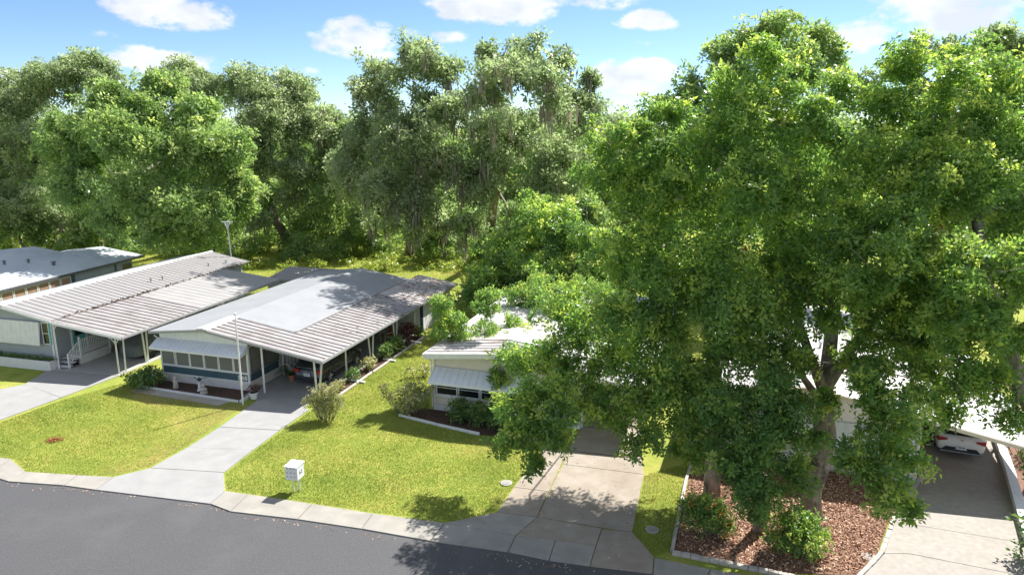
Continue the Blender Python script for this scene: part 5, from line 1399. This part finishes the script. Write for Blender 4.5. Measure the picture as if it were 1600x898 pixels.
# ================================================================ BIG OAKS IN FRONT
tA = (10.85, 23.05, 0)
oakA = [(10.45, 22.80, 7.50, 0.69), (9.16, 22.80, 7.28, 0.73), (11.79, 22.80, 7.83, 0.81), (9.83, 22.60, 6.10, 0.56), (11.67, 22.30, 5.75, 0.60), (8.66, 22.40, 6.39, 0.77), (11.6, 27.2, 10.4, 1.8), (10.2, 27.6, 12.4, 1.7), (12.8, 27.2, 12.0, 1.6), (10.6, 26.6, 8.6, 1.5), (7.91, 23.50, 16.04, 0.77), (7.20, 23.50, 15.10, 1.07), (8.92, 24.00, 15.22, 1.05), (7.95, 23.00, 13.80, 1.47), (6.38, 23.50, 13.38, 1.21), (9.61, 23.50, 14.00, 1.29), (11.10, 24.50, 14.63, 1.12), (7.12, 22.50, 11.92, 1.46), (9.12, 23.00, 12.18, 1.62),
        (11.14, 23.50, 12.87, 1.51), (12.66, 24.50, 14.21, 1.26), (10.32, 22.50, 10.48, 1.36), (11.63, 22.00, 11.16, 1.36), (10.84, 20.80, 9.67, 1.20), (12.90, 22.50, 9.64, 1.14), (10.04, 23.50, 9.00, 1.05), (9.34, 24.00, 10.35, 1.32),
        (10.98, 19.10, 5.95, 1.08), (10.46, 18.80, 4.79, 1.07), (11.69, 19.10, 4.75, 0.81), (10.82, 18.60, 3.54, 0.78), (10.21, 19.00, 4.08, 0.64), (12.10, 19.60, 5.95, 0.65), (10.41, 19.60, 6.55, 0.57), (11.93, 20.60, 6.69, 0.87),
        (10.10, 21.30, 5.36, 0.49), (9.98, 21.40, 3.86, 0.38), (11.38, 22.50, 6.36, 0.64), (13.06, 20.60, 6.69, 0.67), (13.09, 22.50, 7.25, 0.81), (11.67, 18.50, 3.02, 0.40), (9.66, 22.50, 6.36, 0.64), (8.86, 22.50, 5.68, 0.65), (8.63, 23.00, 6.65, 0.98), (12.24, 23.00, 6.65, 0.87), (13.10, 22.60, 6.78, 0.90), (13.77, 22.00, 5.64, 0.85), (14.24, 21.50, 4.94, 0.68), (8.13, 22.80, 8.06, 1.18), (7.72, 22.60, 7.00, 1.07),
        (11.38, 23.00, 8.56, 1.12), (10.24, 23.00, 8.11, 0.86), (12.68, 22.60, 8.44, 1.10), (13.75, 22.60, 8.33, 0.85), (9.15, 23.00, 8.23, 0.90), (10.68, 23.00, 9.11, 1.07), (12.54, 22.60, 7.89, 0.93)]
tree('oak_tree', 'tall oak with a twin pale trunk rising from the bark bed', [tA, (10.75, 23.0, 1.4), (10.95, 23.1, 3.0), (11.0, 23.3, 4.6), (11.1, 23.5, 6.0), (11.2, 23.7, 8.0), (11.0, 24.0, 10.5)], [.40, .31, .28, .27, .25, .2, .14],
     oakA, M['leaf_oak'], M['bark'], 101, dens=56, leaf=.135, per=34, spread=.27, sub=7, subf=.5, young_lit=.45, hollow=.35, ragged=.4, group='oaks in the front gardens', twigs=5, extra=[(7.88, 23.40, 9.68, 0.22), (14.21, 23.50, 10.71, 0.17)])
# the second stem of the twin trunk
oA = [o for o in bpy.data.objects if o.name == 'oak_tree'][0]
mb2 = MB()
mb2.tube([(-.05, -.02, .9), (.22, -.05, 2.2), (.38, .0, 3.3), (.30, .1, 4.2), (.2, .25, 5.0)], [.25, .24, .22, .2, .17], 12)
mb2.tube([(.15, .25, 4.8), (-.5, .3, 6.2), (-1.1, .5, 7.8), (-1.5, .8, 9.5)], [.22, .17, .13, .08], 10)
mb2.tube([(.15, .25, 5.0), (.9, .3, 6.4), (1.7, .5, 7.4), (2.6, .6, 8.8)], [.22, .18, .14, .08], 10)
mb2.tube([(.1, .2, 4.4), (-.7, .1, 5.4), (-1.2, .0, 6.6)], [.15, .11, .05], 8)
mb2.build('second_stem', M['bark'], oA, smooth=True)

oakB = [(-1.04, 34.00, 2.52, 0.91), (0.42, 37.00, 3.20, 0.91), (-0.31, 32.00, 2.16, 0.92), (0.47, 42.00, 3.46, 1.10), (2.70, 40.00, 3.65, 1.58), (4.57, 40.00, 3.96, 1.72), (3.06, 38.00, 2.31, 1.51), (4.85, 38.00, 2.68, 1.65), (1.10, 36.00, 2.21, 1.10), (1.49, 42.00, 3.78, 1.49), (3.61, 36.00, 1.77, 1.37), (-1.29, 36.00, 3.21, 0.82), (5.19, 34.00, 2.45, 1.43), (7.4, 28.0, 7.6, 1.7), (5.4, 27.6, 8.4, 1.6), (8.6, 28.8, 9.6, 1.8), (6.4, 29.2, 10.2, 1.6), (4.0, 27.2, 6.2, 1.4), (9.6, 27.4, 7.4, 1.5), (3.40, 23.90, 13.37, 1.02), (4.31, 24.40, 14.10, 0.91), (2.96, 24.40, 12.29, 0.99), (4.72, 23.90, 12.53, 1.42), (4.35, 23.90, 11.03, 1.44), (5.82, 23.40, 11.83, 1.48), (5.68, 24.90, 14.10, 0.88), (5.61, 23.40, 9.79, 1.60), (3.94, 24.40, 9.38, 1.35),
        (2.16, 25.40, 6.76, 1.25), (6.87, 22.90, 9.78, 1.39), (6.89, 22.40, 8.20, 1.39), (5.58, 22.90, 8.07, 1.25), (4.41, 23.40, 7.44, 1.46),
        (-3.30, 35.00, 4.02, 1.06), (-2.83, 35.00, 2.64, 0.80), (-1.73, 35.00, 2.81, 1.33), (0.20, 26.70, 4.80, 1.02), (1.70, 26.20, 5.42, 1.15), (1.17, 22.10, 5.49, 0.89), (2.51, 24.90, 4.66, 1.25), (3.37, 24.40, 5.96, 1.39), (-1.31, 35.00, 5.21, 0.98), (-3.61, 35.00, 4.94, 0.72),
        (0.06, 22.10, 4.69, 0.77), (0.74, 21.60, 3.77, 0.98), (1.52, 21.60, 4.56, 0.76), (-0.11, 21.90, 3.63, 0.69), (0.85, 21.40, 2.95, 0.42), (3.71, 23.90, 3.93, 1.11), (4.70, 22.90, 4.71, 1.20), (5.25, 22.90, 6.18, 1.40), (6.17, 22.40, 5.03, 1.26), (4.56, 22.90, 3.15, 0.76), (5.76, 22.40, 3.51, 0.83), (6.33, 22.20, 3.25, 0.66),
        (7.05, 22.40, 6.39, 1.03), (6.87, 22.10, 4.69, 0.86), (2.42, 24.90, 3.51, 0.73)]
tree('oak_tree', 'spreading oak with pale trunk left of the twin stemmed one, boughs over the cream home', [(7.72, 24.75, 0), (7.68, 24.75, 1.5), (7.62, 24.8, 3.2), (7.6, 25.0, 5.0), (7.2, 25.3, 7.0), (6.6, 25.6, 9.5)], [.34, .29, .27, .26, .22, .15],
     oakB, M['leaf_oak'], M['bark'], 102, dens=56, leaf=.135, per=34, spread=.27, sub=7, subf=.5, young_lit=.45, hollow=.35, ragged=.4, group='oaks in the front gardens', twigs=5,
     extra=[(1.37, 26.00, 4.96, 0.32), (1.20, 26.00, 4.70, 0.22), (2.30, 25.20, 4.68, 0.19), (3.09, 24.60, 4.15, 0.17)])
oakC = [(7.74, 20.90, 4.87, 1.10), (7.19, 20.90, 3.99, 1.11), (8.44, 20.90, 3.77, 1.19), (7.81, 20.60, 2.69, 1.03), (8.79, 21.10, 4.89, 1.07), (6.97, 21.10, 5.11, 0.90), (9.01, 20.80, 2.92, 0.74), (6.81, 20.80, 3.03, 0.62), (8.00, 21.30, 5.90, 0.90), (7.94, 20.50, 1.84, 0.37)]
tree('oak_tree', 'small dense oak on a short pale trunk between the two big trunks', [(8.72, 22.30, 0), (8.75, 22.3, .9), (8.75, 22.35, 2.2)], [.25, .20, .15],
     oakC, M['leaf_oak_low'], M['bark'], 103, dens=52, leaf=.13, per=34, spread=.25, sub=7, subf=.54, young_lit=.28, hollow=.35, ragged=.35, group='oaks in the front gardens', twigs=5)
oakD = [(13.12, 19.40, 6.33, 0.64), (14.10, 19.40, 6.63, 0.67), (13.66, 22.00, 7.19, 0.75), (13.23, 23.70, 15.51, 1.28), (15.49, 24.70, 15.67, 1.29), (17.05, 24.70, 15.36, 1.34), (13.61, 23.20, 13.59, 1.53), (15.75, 23.70, 13.59, 1.60), (17.34, 23.70, 13.17, 1.48), (12.91, 22.70, 12.00, 1.35), (14.78, 22.70, 11.59, 1.65), (16.53, 22.70, 11.18, 1.57), (13.66, 22.20, 9.59, 1.27), (13.32, 19.40, 9.96, 1.33),
        (14.59, 19.40, 9.87, 1.08), (12.47, 19.40, 8.56, 0.84), (13.86, 19.40, 8.18, 0.99), (15.12, 19.40, 7.80, 0.92), (13.59, 19.40, 6.92, 0.60), (14.91, 19.40, 5.63, 0.68), (15.43, 19.40, 4.19, 0.54), (12.96, 19.40, 7.41, 0.56), (13.54, 22.20, 8.21, 0.83), (18.85, 23.70, 11.80, 1.71), (16.10, 19.40, 9.50, 1.27), (18.74, 24.70, 14.31, 1.53)]
tree('oak_tree', 'big oak at the right edge whose crown fills the upper right corner', [(17.7, 19.6, 0), (17.5, 19.6, 1.6), (16.6, 19.8, 4.5), (15.14, 20.00, 6.60), (14.91, 20.60, 7.82), (14.74, 21.60, 9.40), (14.77, 22.40, 11.32)], [.42, .38, .33, .30, .25, .2, .14],
     oakD, M['leaf_oak'], M['bark'], 104, dens=56, leaf=.135, per=34, spread=.27, sub=7, subf=.5, young_lit=.45, hollow=.35, ragged=.4, group='oaks in the front gardens', twigs=5)
tree('oak_tree', 'bright rounded oak standing behind the cream home', [(2.0, 51.5, 0), (2.1, 51.5, 2.5), (2.3, 51.0, 5.0), (2.4, 50.5, 7.5)], [.35, .3, .25, .16],
     [(2.19, 50.00, 7.33, 2.61), (-0.23, 49.00, 5.19, 2.40), (4.82, 50.00, 5.94, 2.72), (2.50, 49.00, 3.57, 3.25), (-0.93, 50.00, 2.17, 2.28), (6.40, 49.00, 2.41, 2.89), (0.88, 47.50, 3.89, 2.03), (3.98, 47.50, 3.44, 2.21), (-1.34, 48.00, 3.79, 1.78), (-2.46, 48.00, 2.64, 1.16), (0.00, 47.00, 2.20, 1.14), (7.26, 49.00, 4.04, 2.00), (3.28, 51.00, 5.54, 2.34)], M['leaf_oak'], M['bark'], 105, dens=24, leaf=.22, per=34, spread=.36, sub=7, subf=.5, young_lit=.45, hollow=.35, ragged=.4, group='oaks in the front gardens', twigs=4)


# ================================================================ TREES BEHIND THE HOMES
GB = 'big trees along the wood edge behind the homes'
def far_tree(label, base, path_top, lobes, lm, seed, moss=None, rad=.55, dens=20, leaf=.30, young_lit=.4, hollow=.4, ragged=.4, spread=.46, base_tint=0.0, fork=None, sub=6, per=34):
    b = Vector(base); t = Vector(path_top)
    path = [tuple(b), tuple(b.lerp(t, .3) + Vector((.25, 0, 0))), tuple(b.lerp(t, .65) + Vector((-.2, .1, 0))), tuple(t)]
    return tree('oak_tree', label, path, [rad, rad * .8, rad * .65, rad * .45], lobes, lm, M['bark_grey'], seed, dens=dens, leaf=leaf, per=per, spread=spread, sub=sub, subf=.52,
                young_lit=young_lit, moss=moss, group=GB, twigs=4, hollow=hollow, ragged=ragged, base=base_tint)


far_tree('broad bright green oak behind the left homes, fullest crown on the left', (*(-38.09, 78.28), 0), (-34.45, 70.00, 10.63),
         [(-32.14, 65.00, 15.66, 2.86), (-36.49, 65.00, 14.27, 2.99), (-28.67, 65.00, 14.94, 2.87), (-39.34, 65.00, 11.56, 2.79), (-32.91, 62.00, 11.83, 3.43), (-28.54, 62.00, 11.29, 3.44), (-25.98, 64.00, 11.76, 2.85), (-24.93, 64.00, 8.76, 2.19), (-38.18, 64.00, 8.07, 2.78), (-31.90, 61.00, 8.07, 3.20), (-27.65, 61.00, 7.52, 2.88), (-25.83, 63.00, 5.99, 1.84), (-30.52, 62.00, 4.87, 2.27), (-40.60, 66.00, 13.99, 2.10), (-32.12, 66.00, 17.64, 1.96), (-35.31, 66.00, 16.53, 2.08), (-27.73, 63.00, 4.14, 1.39), (-24.24, 65.00, 6.21, 1.30), (-35.10, 62.00, 5.44, 1.93)],
         M['leaf_bright'], 201, young_lit=.4)
far_tree('dark spreading oak at the far left with bare leaning limbs', (*(-52.76, 81.69), 0), (-48.55, 78.00, 7.47),
         [(-54.52, 80.00, 13.99, 4.25), (-49.33, 80.00, 18.08, 3.36), (-45.33, 80.00, 19.22, 2.79), (-54.92, 78.00, 9.42, 3.85), (-51.25, 78.00, 11.96, 3.47), (-51.13, 76.00, 5.93, 3.03), (-56.88, 82.00, 16.79, 2.88), (-48.69, 82.00, 19.76, 1.86), (-53.12, 82.00, 17.83, 2.44), (-54.60, 76.00, 4.90, 2.90), (-48.77, 77.00, 4.07, 1.96)],
         M['leaf_live'], 202, moss=(.2, 2.0), base_tint=.03)
far_tree('grey green moss draped oak with a forked dark trunk right of the bright oak', (*(-25.88, 80.81), 0), (-25.89, 76.00, 5.24),
         [(-29.09, 79.00, 17.16, 2.91), (-25.26, 80.00, 17.06, 3.51), (-21.56, 79.00, 13.65, 3.22), (-25.96, 77.00, 13.12, 3.42), (-22.22, 77.00, 9.75, 2.76), (-19.82, 79.00, 12.14, 2.25), (-27.40, 76.00, 9.54, 2.32), (-33.28, 81.00, 18.33, 2.83), (-36.84, 82.00, 19.08, 2.15), (-28.17, 81.00, 18.47, 1.98), (-23.72, 76.00, 6.62, 1.65), (-27.50, 75.00, 3.99, 1.64), (-19.77, 80.00, 15.02, 1.69), (-23.45, 81.00, 17.10, 2.42)],
         M['leaf_live'], 203, moss=(.35, 2.2), rad=.7, base_tint=.06)
far_tree('tall olive green oak with long grey moss, left of the centre pair', (*(-11.10, 75.13), 0), (-9.03, 63.00, 10.69),
         [(-8.23, 63.00, 18.43, 2.74), (-11.05, 63.00, 16.41, 2.54), (-5.90, 62.00, 15.21, 2.84), (-9.74, 61.00, 13.30, 2.92), (-13.01, 63.00, 12.52, 2.58), (-6.43, 60.00, 11.75, 2.89), (-13.62, 63.00, 9.18, 2.27), (-9.74, 60.00, 8.98, 2.71), (-6.96, 60.00, 7.79, 2.39), (-8.77, 60.00, 5.60, 1.64), (-11.22, 61.00, 6.25, 1.78), (-8.03, 64.00, 20.19, 1.44), (-11.59, 64.00, 18.50, 1.45), (-6.13, 64.00, 18.60, 1.45), (-14.60, 64.00, 10.92, 1.60), (-6.13, 61.00, 5.58, 1.23)],
         M['leaf_live'], 204, dens=10, per=56, spread=.6, moss=(.5, 2.6), rad=.6, base_tint=.10, young_lit=.3)
far_tree('tall olive green oak with long grey moss, right of the centre pair', (*(-3.30, 74.38), 0), (-0.56, 63.00, 10.69),
         [(0.26, 59.00, 18.00, 2.67), (-2.17, 59.00, 16.16, 2.38), (3.20, 59.00, 16.66, 2.69), (5.98, 59.00, 14.85, 2.29), (1.74, 61.50, 13.72, 3.16), (-2.05, 60.50, 12.57, 2.91), (5.58, 62.50, 11.54, 2.79), (8.57, 64.50, 13.71, 1.83), (9.90, 64.50, 11.58, 1.61), (2.21, 61.50, 9.40, 2.77), (-2.08, 60.50, 8.40, 2.41), (-4.25, 60.50, 9.37, 2.18), (5.66, 62.50, 7.76, 2.04), (-3.20, 60.50, 5.65, 1.44), (-1.97, 60.00, 19.71, 1.14), (1.04, 60.00, 20.20, 1.55), (4.42, 60.00, 19.21, 1.35), (6.54, 60.00, 17.81, 0.78), (0.00, 61.50, 6.07, 1.46), (-1.50, 54.00, 17.97, 1.88), (1.65, 54.00, 17.43, 1.88), (-1.43, 54.00, 14.22, 1.91), (3.33, 54.00, 15.38, 1.71)],
         M['leaf_live'], 205, dens=7, per=56, spread=.62, moss=(.5, 2.6), rad=.65, base_tint=.10, young_lit=.3)
far_tree('paler bushy tree wedged between the two moss draped oaks', (*(-19.71, 80.81), 0), (-18.55, 76.00, 6.96),
         [(-18.62, 77.00, 9.96, 2.62), (-20.27, 76.00, 6.96, 2.34), (-17.15, 75.00, 5.83, 2.45), (-16.20, 74.00, 4.12, 1.76), (-20.92, 76.00, 4.20, 1.80), (-17.67, 78.00, 12.64, 1.80)],
         M['leaf_far'], 206, rad=.35, young_lit=.4, base_tint=.1)
far_tree('dark round topped oak rising behind the front oaks', (13.0, 56.0, 0), (17.33, 56.00, 14.23),
         [(18.82, 56.00, 20.34, 2.03), (15.66, 56.00, 18.59, 2.04), (22.11, 56.00, 20.25, 1.83), (13.50, 56.00, 16.24, 1.87), (16.58, 54.00, 16.07, 2.46), (20.32, 54.00, 17.66, 2.35), (23.69, 56.00, 18.96, 1.55), (11.80, 57.00, 15.12, 1.41), (14.35, 54.00, 13.76, 2.20), (10.72, 57.00, 13.35, 1.21), (12.74, 55.00, 12.32, 1.96), (20.55, 57.00, 21.38, 1.08), (17.24, 57.00, 19.75, 1.48)],
         M['leaf_far'], 207, rad=.6, base_tint=.04)
far_tree('dark oak whose sparse top shows above the right edge crowns', (29.0, 48.0, 0), (29.33, 47.00, 15.40),
         [(26.03, 47.00, 18.55, 1.14), (28.45, 47.00, 18.63, 1.38), (30.86, 47.00, 18.86, 1.38), (32.97, 47.00, 18.36, 1.47), (24.87, 48.00, 17.37, 1.00), (23.07, 48.00, 16.65, 1.09), (26.98, 46.00, 16.15, 2.01), (30.67, 46.00, 15.76, 2.02)],
         M['leaf_live'], 208, rad=.5)
far_tree('shaded oak behind the cream home roof', (-1.0, 58.0, 0), (1.58, 58.00, 7.05),
         [(0.00, 57.00, 4.55, 2.10), (3.17, 58.00, 6.52, 2.33), (6.86, 58.00, 7.05, 2.32)],
         M['leaf_far'], 209, rad=.4, base_tint=-.05)

far_tree('shaded oak behind the white home roof at the right', (21.0, 55.0, 0), (25.55, 53.00, 7.65),
         [(16.89, 53.00, 7.41, 2.32), (21.05, 52.00, 5.14, 2.20), (25.55, 53.00, 7.65, 2.41), (30.58, 52.00, 5.38, 2.20), (34.74, 53.00, 7.41, 2.22), (23.70, 51.00, 2.91, 1.61), (28.47, 51.00, 2.66, 1.61), (18.87, 52.00, 2.44, 1.45), (15.16, 53.00, 4.22, 1.76)],
         M['leaf_far'], 210, rad=.45)
far_tree('leafy oak beyond the right end of the white home', (33.5, 50.0, 0), (36.15, 50.00, 6.64),
         [(35.06, 50.00, 4.78, 1.85), (37.44, 50.00, 7.10, 2.10), (31.46, 49.00, 3.11, 1.46), (36.47, 49.00, 3.11, 1.82), (34.16, 48.00, 1.95, 1.17), (40.60, 50.00, 4.78, 2.12)],
         M['leaf_far'], 211, rad=.45)

for k, (px, py, Y, lobs, lf, lab) in enumerate((
        (25, 388, 77, [(-53.73, 76.00, 3.85, 2.36), (-56.56, 76.00, 3.51, 2.36), (-51.49, 76.00, 2.67, 1.67)], 'leaf_far', 'small leafy tree low at the left edge of the wood'),
        (165, 390, 77, [(-45.61, 77.00, 4.07, 2.11), (-42.81, 76.00, 2.46, 1.81), (-46.67, 76.00, 2.24, 1.39)], 'leaf_bright', 'small leafy tree below the left side of the bright oak'),
        (345, 388, 77, [(-33.48, 78.00, 3.23, 1.99), (-30.86, 78.00, 4.66, 1.99), (-35.29, 77.00, 2.09, 1.41)], 'leaf_far', 'small leafy tree filling the gap right of the bright oak'),
        (490, 386, 79, [(-22.36, 79.00, 3.09, 2.31), (-23.96, 80.00, 5.14, 2.03), (-20.36, 78.00, 2.15, 1.57)], 'leaf_far', 'dark leafy tree beside the forked oak trunk'),
        (575, 390, 77, [(-15.82, 77.00, 3.37, 2.11), (-14.16, 78.00, 5.36, 1.98), (-17.42, 76.00, 2.10, 1.39)], 'leaf_bright', 'light leafy tree behind the vine covered mound'),
        (690, 396, 72, [(-7.25, 72.00, 3.40, 1.71), (-5.65, 73.00, 4.59, 1.86), (-8.48, 71.00, 2.23, 1.17)], 'leaf_far', 'small leafy tree between the two moss oak trunks'),
        (790, 400, 70, [(-0.63, 69.00, 3.20, 1.90), (1.92, 70.00, 4.33, 2.05), (-1.88, 68.00, 1.77, 1.25)], 'leaf_shrub', 'dark leafy tree right of the moss oak trunks'),
        (430, 390, 84, [(-29.38, 85.00, 3.82, 2.63), (-27.93, 86.00, 6.80, 2.64), (-31.13, 84.00, 1.63, 1.84)], 'leaf_far', 'leafy tree deep in the wood behind the forked oak'),
        (240, 390, 86, [(-45.62, 88.00, 3.46, 3.20), (-40.90, 88.00, 2.65, 2.89), (-55.22, 88.00, 3.46, 3.20)], 'leaf_far', 'leafy tree deep in the wood behind the bright oak'))):
    g0 = lobs[0]
    far_tree(lab, (g0[0], g0[1], 0), (g0[0] + .3, g0[1], max(1.5, g0[2] - .5)), lobs, M[lf], 240 + k, rad=.2)

# bushes along the wood edge
for k, (px, py, r, lf, lab) in enumerate((((-22.44, 79.10), 0, 2.3, 'leaf_bright', 'light green bush in front of the forked oak trunk'), ((-18.57, 77.47), 0, 2.2, 'leaf_under', 'vine covered mound at the edge of the field'), ((-14.01, 75.89), 0, 1.5, 'leaf_under', 'low yellow green bush left of the moss oak trunk'), ((-29.51, 79.10), 0, 1.9, 'leaf_bright', 'pale bush under the bright oak'), ((-3.18, 71.52), 0, 1.9, 'leaf_shrub', 'dark bush at the foot of the right moss oak'), ((-56.53, 80.81), 0, 2.4, 'leaf_under', 'sunlit bush behind the left edge home'), ((-34.60, 79.95), 0, 1.7, 'leaf_under', 'yellow green bush right of the bright oak trunk'), ((-46.11, 80.81), 0, 2.0, 'leaf_under', 'bush beside the bare fallen limbs'))):
    x, y = px
    shrub('wild_bush', lab, x, y, 0, [(0, 0, r * .7, r), (-r * .8, .2, r * .55, r * .75), (r * .8, .1, r * .5, r * .7), (.2, .3, r * 1.4, r * .65)], M[lf], 220 + k, 22, .26, 9, .35, .45, group='bushes along the wood edge', cat='bush')

# fallen grey limbs at the left wood edge
x, y = (-51.17, 80.81)
r = empty('fallen_branch', (x, y - 2, 0), 0, 'bare grey fallen limbs arching behind the left edge home', 'branch')
mb_b = MB()
for pts in ([(-1.2, 0, .2), (-.4, 0, 1.8), (1.2, .2, 3.2), (2.6, .1, 2.9)], [(1.4, .2, 3.1), (2.4, 0, 2.0), (3.2, -.1, .8)], [(.4, .1, 2.6), (1.2, -.3, 1.4), (1.5, -.4, .3)], [(-2.5, .5, .2), (-1.4, .3, 2.2), (-1.6, .2, 4.0), (-2.6, 0, 6.0)], [(-1.5, .2, 3.6), (-.6, .1, 4.9), (.4, .2, 5.6)]):
    n = len(pts); mb_b.tube(pts, [.16 - .10 * i / (n - 1) for i in range(n)], 7)
mb_b.build('limb', M['bark'], r, smooth=True)
x, y = (-17.67, 79.95)
r = empty('fallen_branch', (x, y - 2.2, 0), 0, 'pale bent dead branch lying over the vine mound', 'branch')
mb_b = MB()
for pts in ([(-1.5, 0, 3.2), (0, -.4, 3.4), (1.8, -.6, 2.6), (4.0, -.6, .8)], [(.5, -.5, 3.2), (1.6, -.9, 1.8), (2.2, -1, .6)]): mb_b.tube(pts, [.11, .10, .08, .05][:len(pts)], 7)
mb_b.build('limb', M['bark'], r, smooth=True)

# weeds, undergrowth and the far wood that reads as one mass
rng = np.random.default_rng(301)
lob = []
for k in range(150):
    x = rng.uniform(-62, 4); y = 77 + rng.uniform(-3, 22) + (3 if x < -30 else 0) - (6 if x > -12 else 0); s = rng.uniform(.5, 1.5)
    lob.append((x, y, s * .5, s))
V, T = spray_leaves(rng, lob, 26, .30, 9, .38, young_lit=.5, base=.08)
quads_object('undergrowth', V, T, M['leaf_under'], None, 'stuff')
lob = []
for k in range(130):
    x = rng.uniform(-66, 6); y = rng.uniform(80, 97); s = rng.uniform(1.2, 2.6); lob.append((x, y, rng.uniform(.5, 4.5), s))
V, T = spray_leaves(rng, lob, 16, .32, 16, .5, young_lit=.35)
lob2 = [(rng.uniform(-48, 2), rng.uniform(73, 80), rng.uniform(.3, 1.6), rng.uniform(.8, 1.7)) for k in range(75)]
V2, T2 = spray_leaves(rng, lob2, 24, .28, 16, .45, young_lit=.35)
quads_object('thicket', np.concatenate([V, V2]), np.concatenate([T, T2]), M['leaf_far'], None, 'stuff')
lob = [(rng.uniform(-34, 1), 67 + rng.uniform(0, 8), .3, rng.uniform(.35, .8)) for k in range(120)]
V, T = spray_leaves(rng, lob, 50, .22, 8, .3, young_lit=.6, base=.12)
quads_object('tall_weeds', V, T, M['leaf_under'], None, 'stuff')
lob = []
for k in range(260):
    x = -95 + k * .7 + rng.uniform(-2, 2); y = rng.uniform(97, 118); z = rng.uniform(1, 13); lob.append((x, y, z, rng.uniform(2.8, 4.6)))
V, T = spray_leaves(rng, lob, 18, .5, 8, .6, young_lit=.3)
quads_object('treeline', V, T, M['leaf_far'], None, 'stuff')
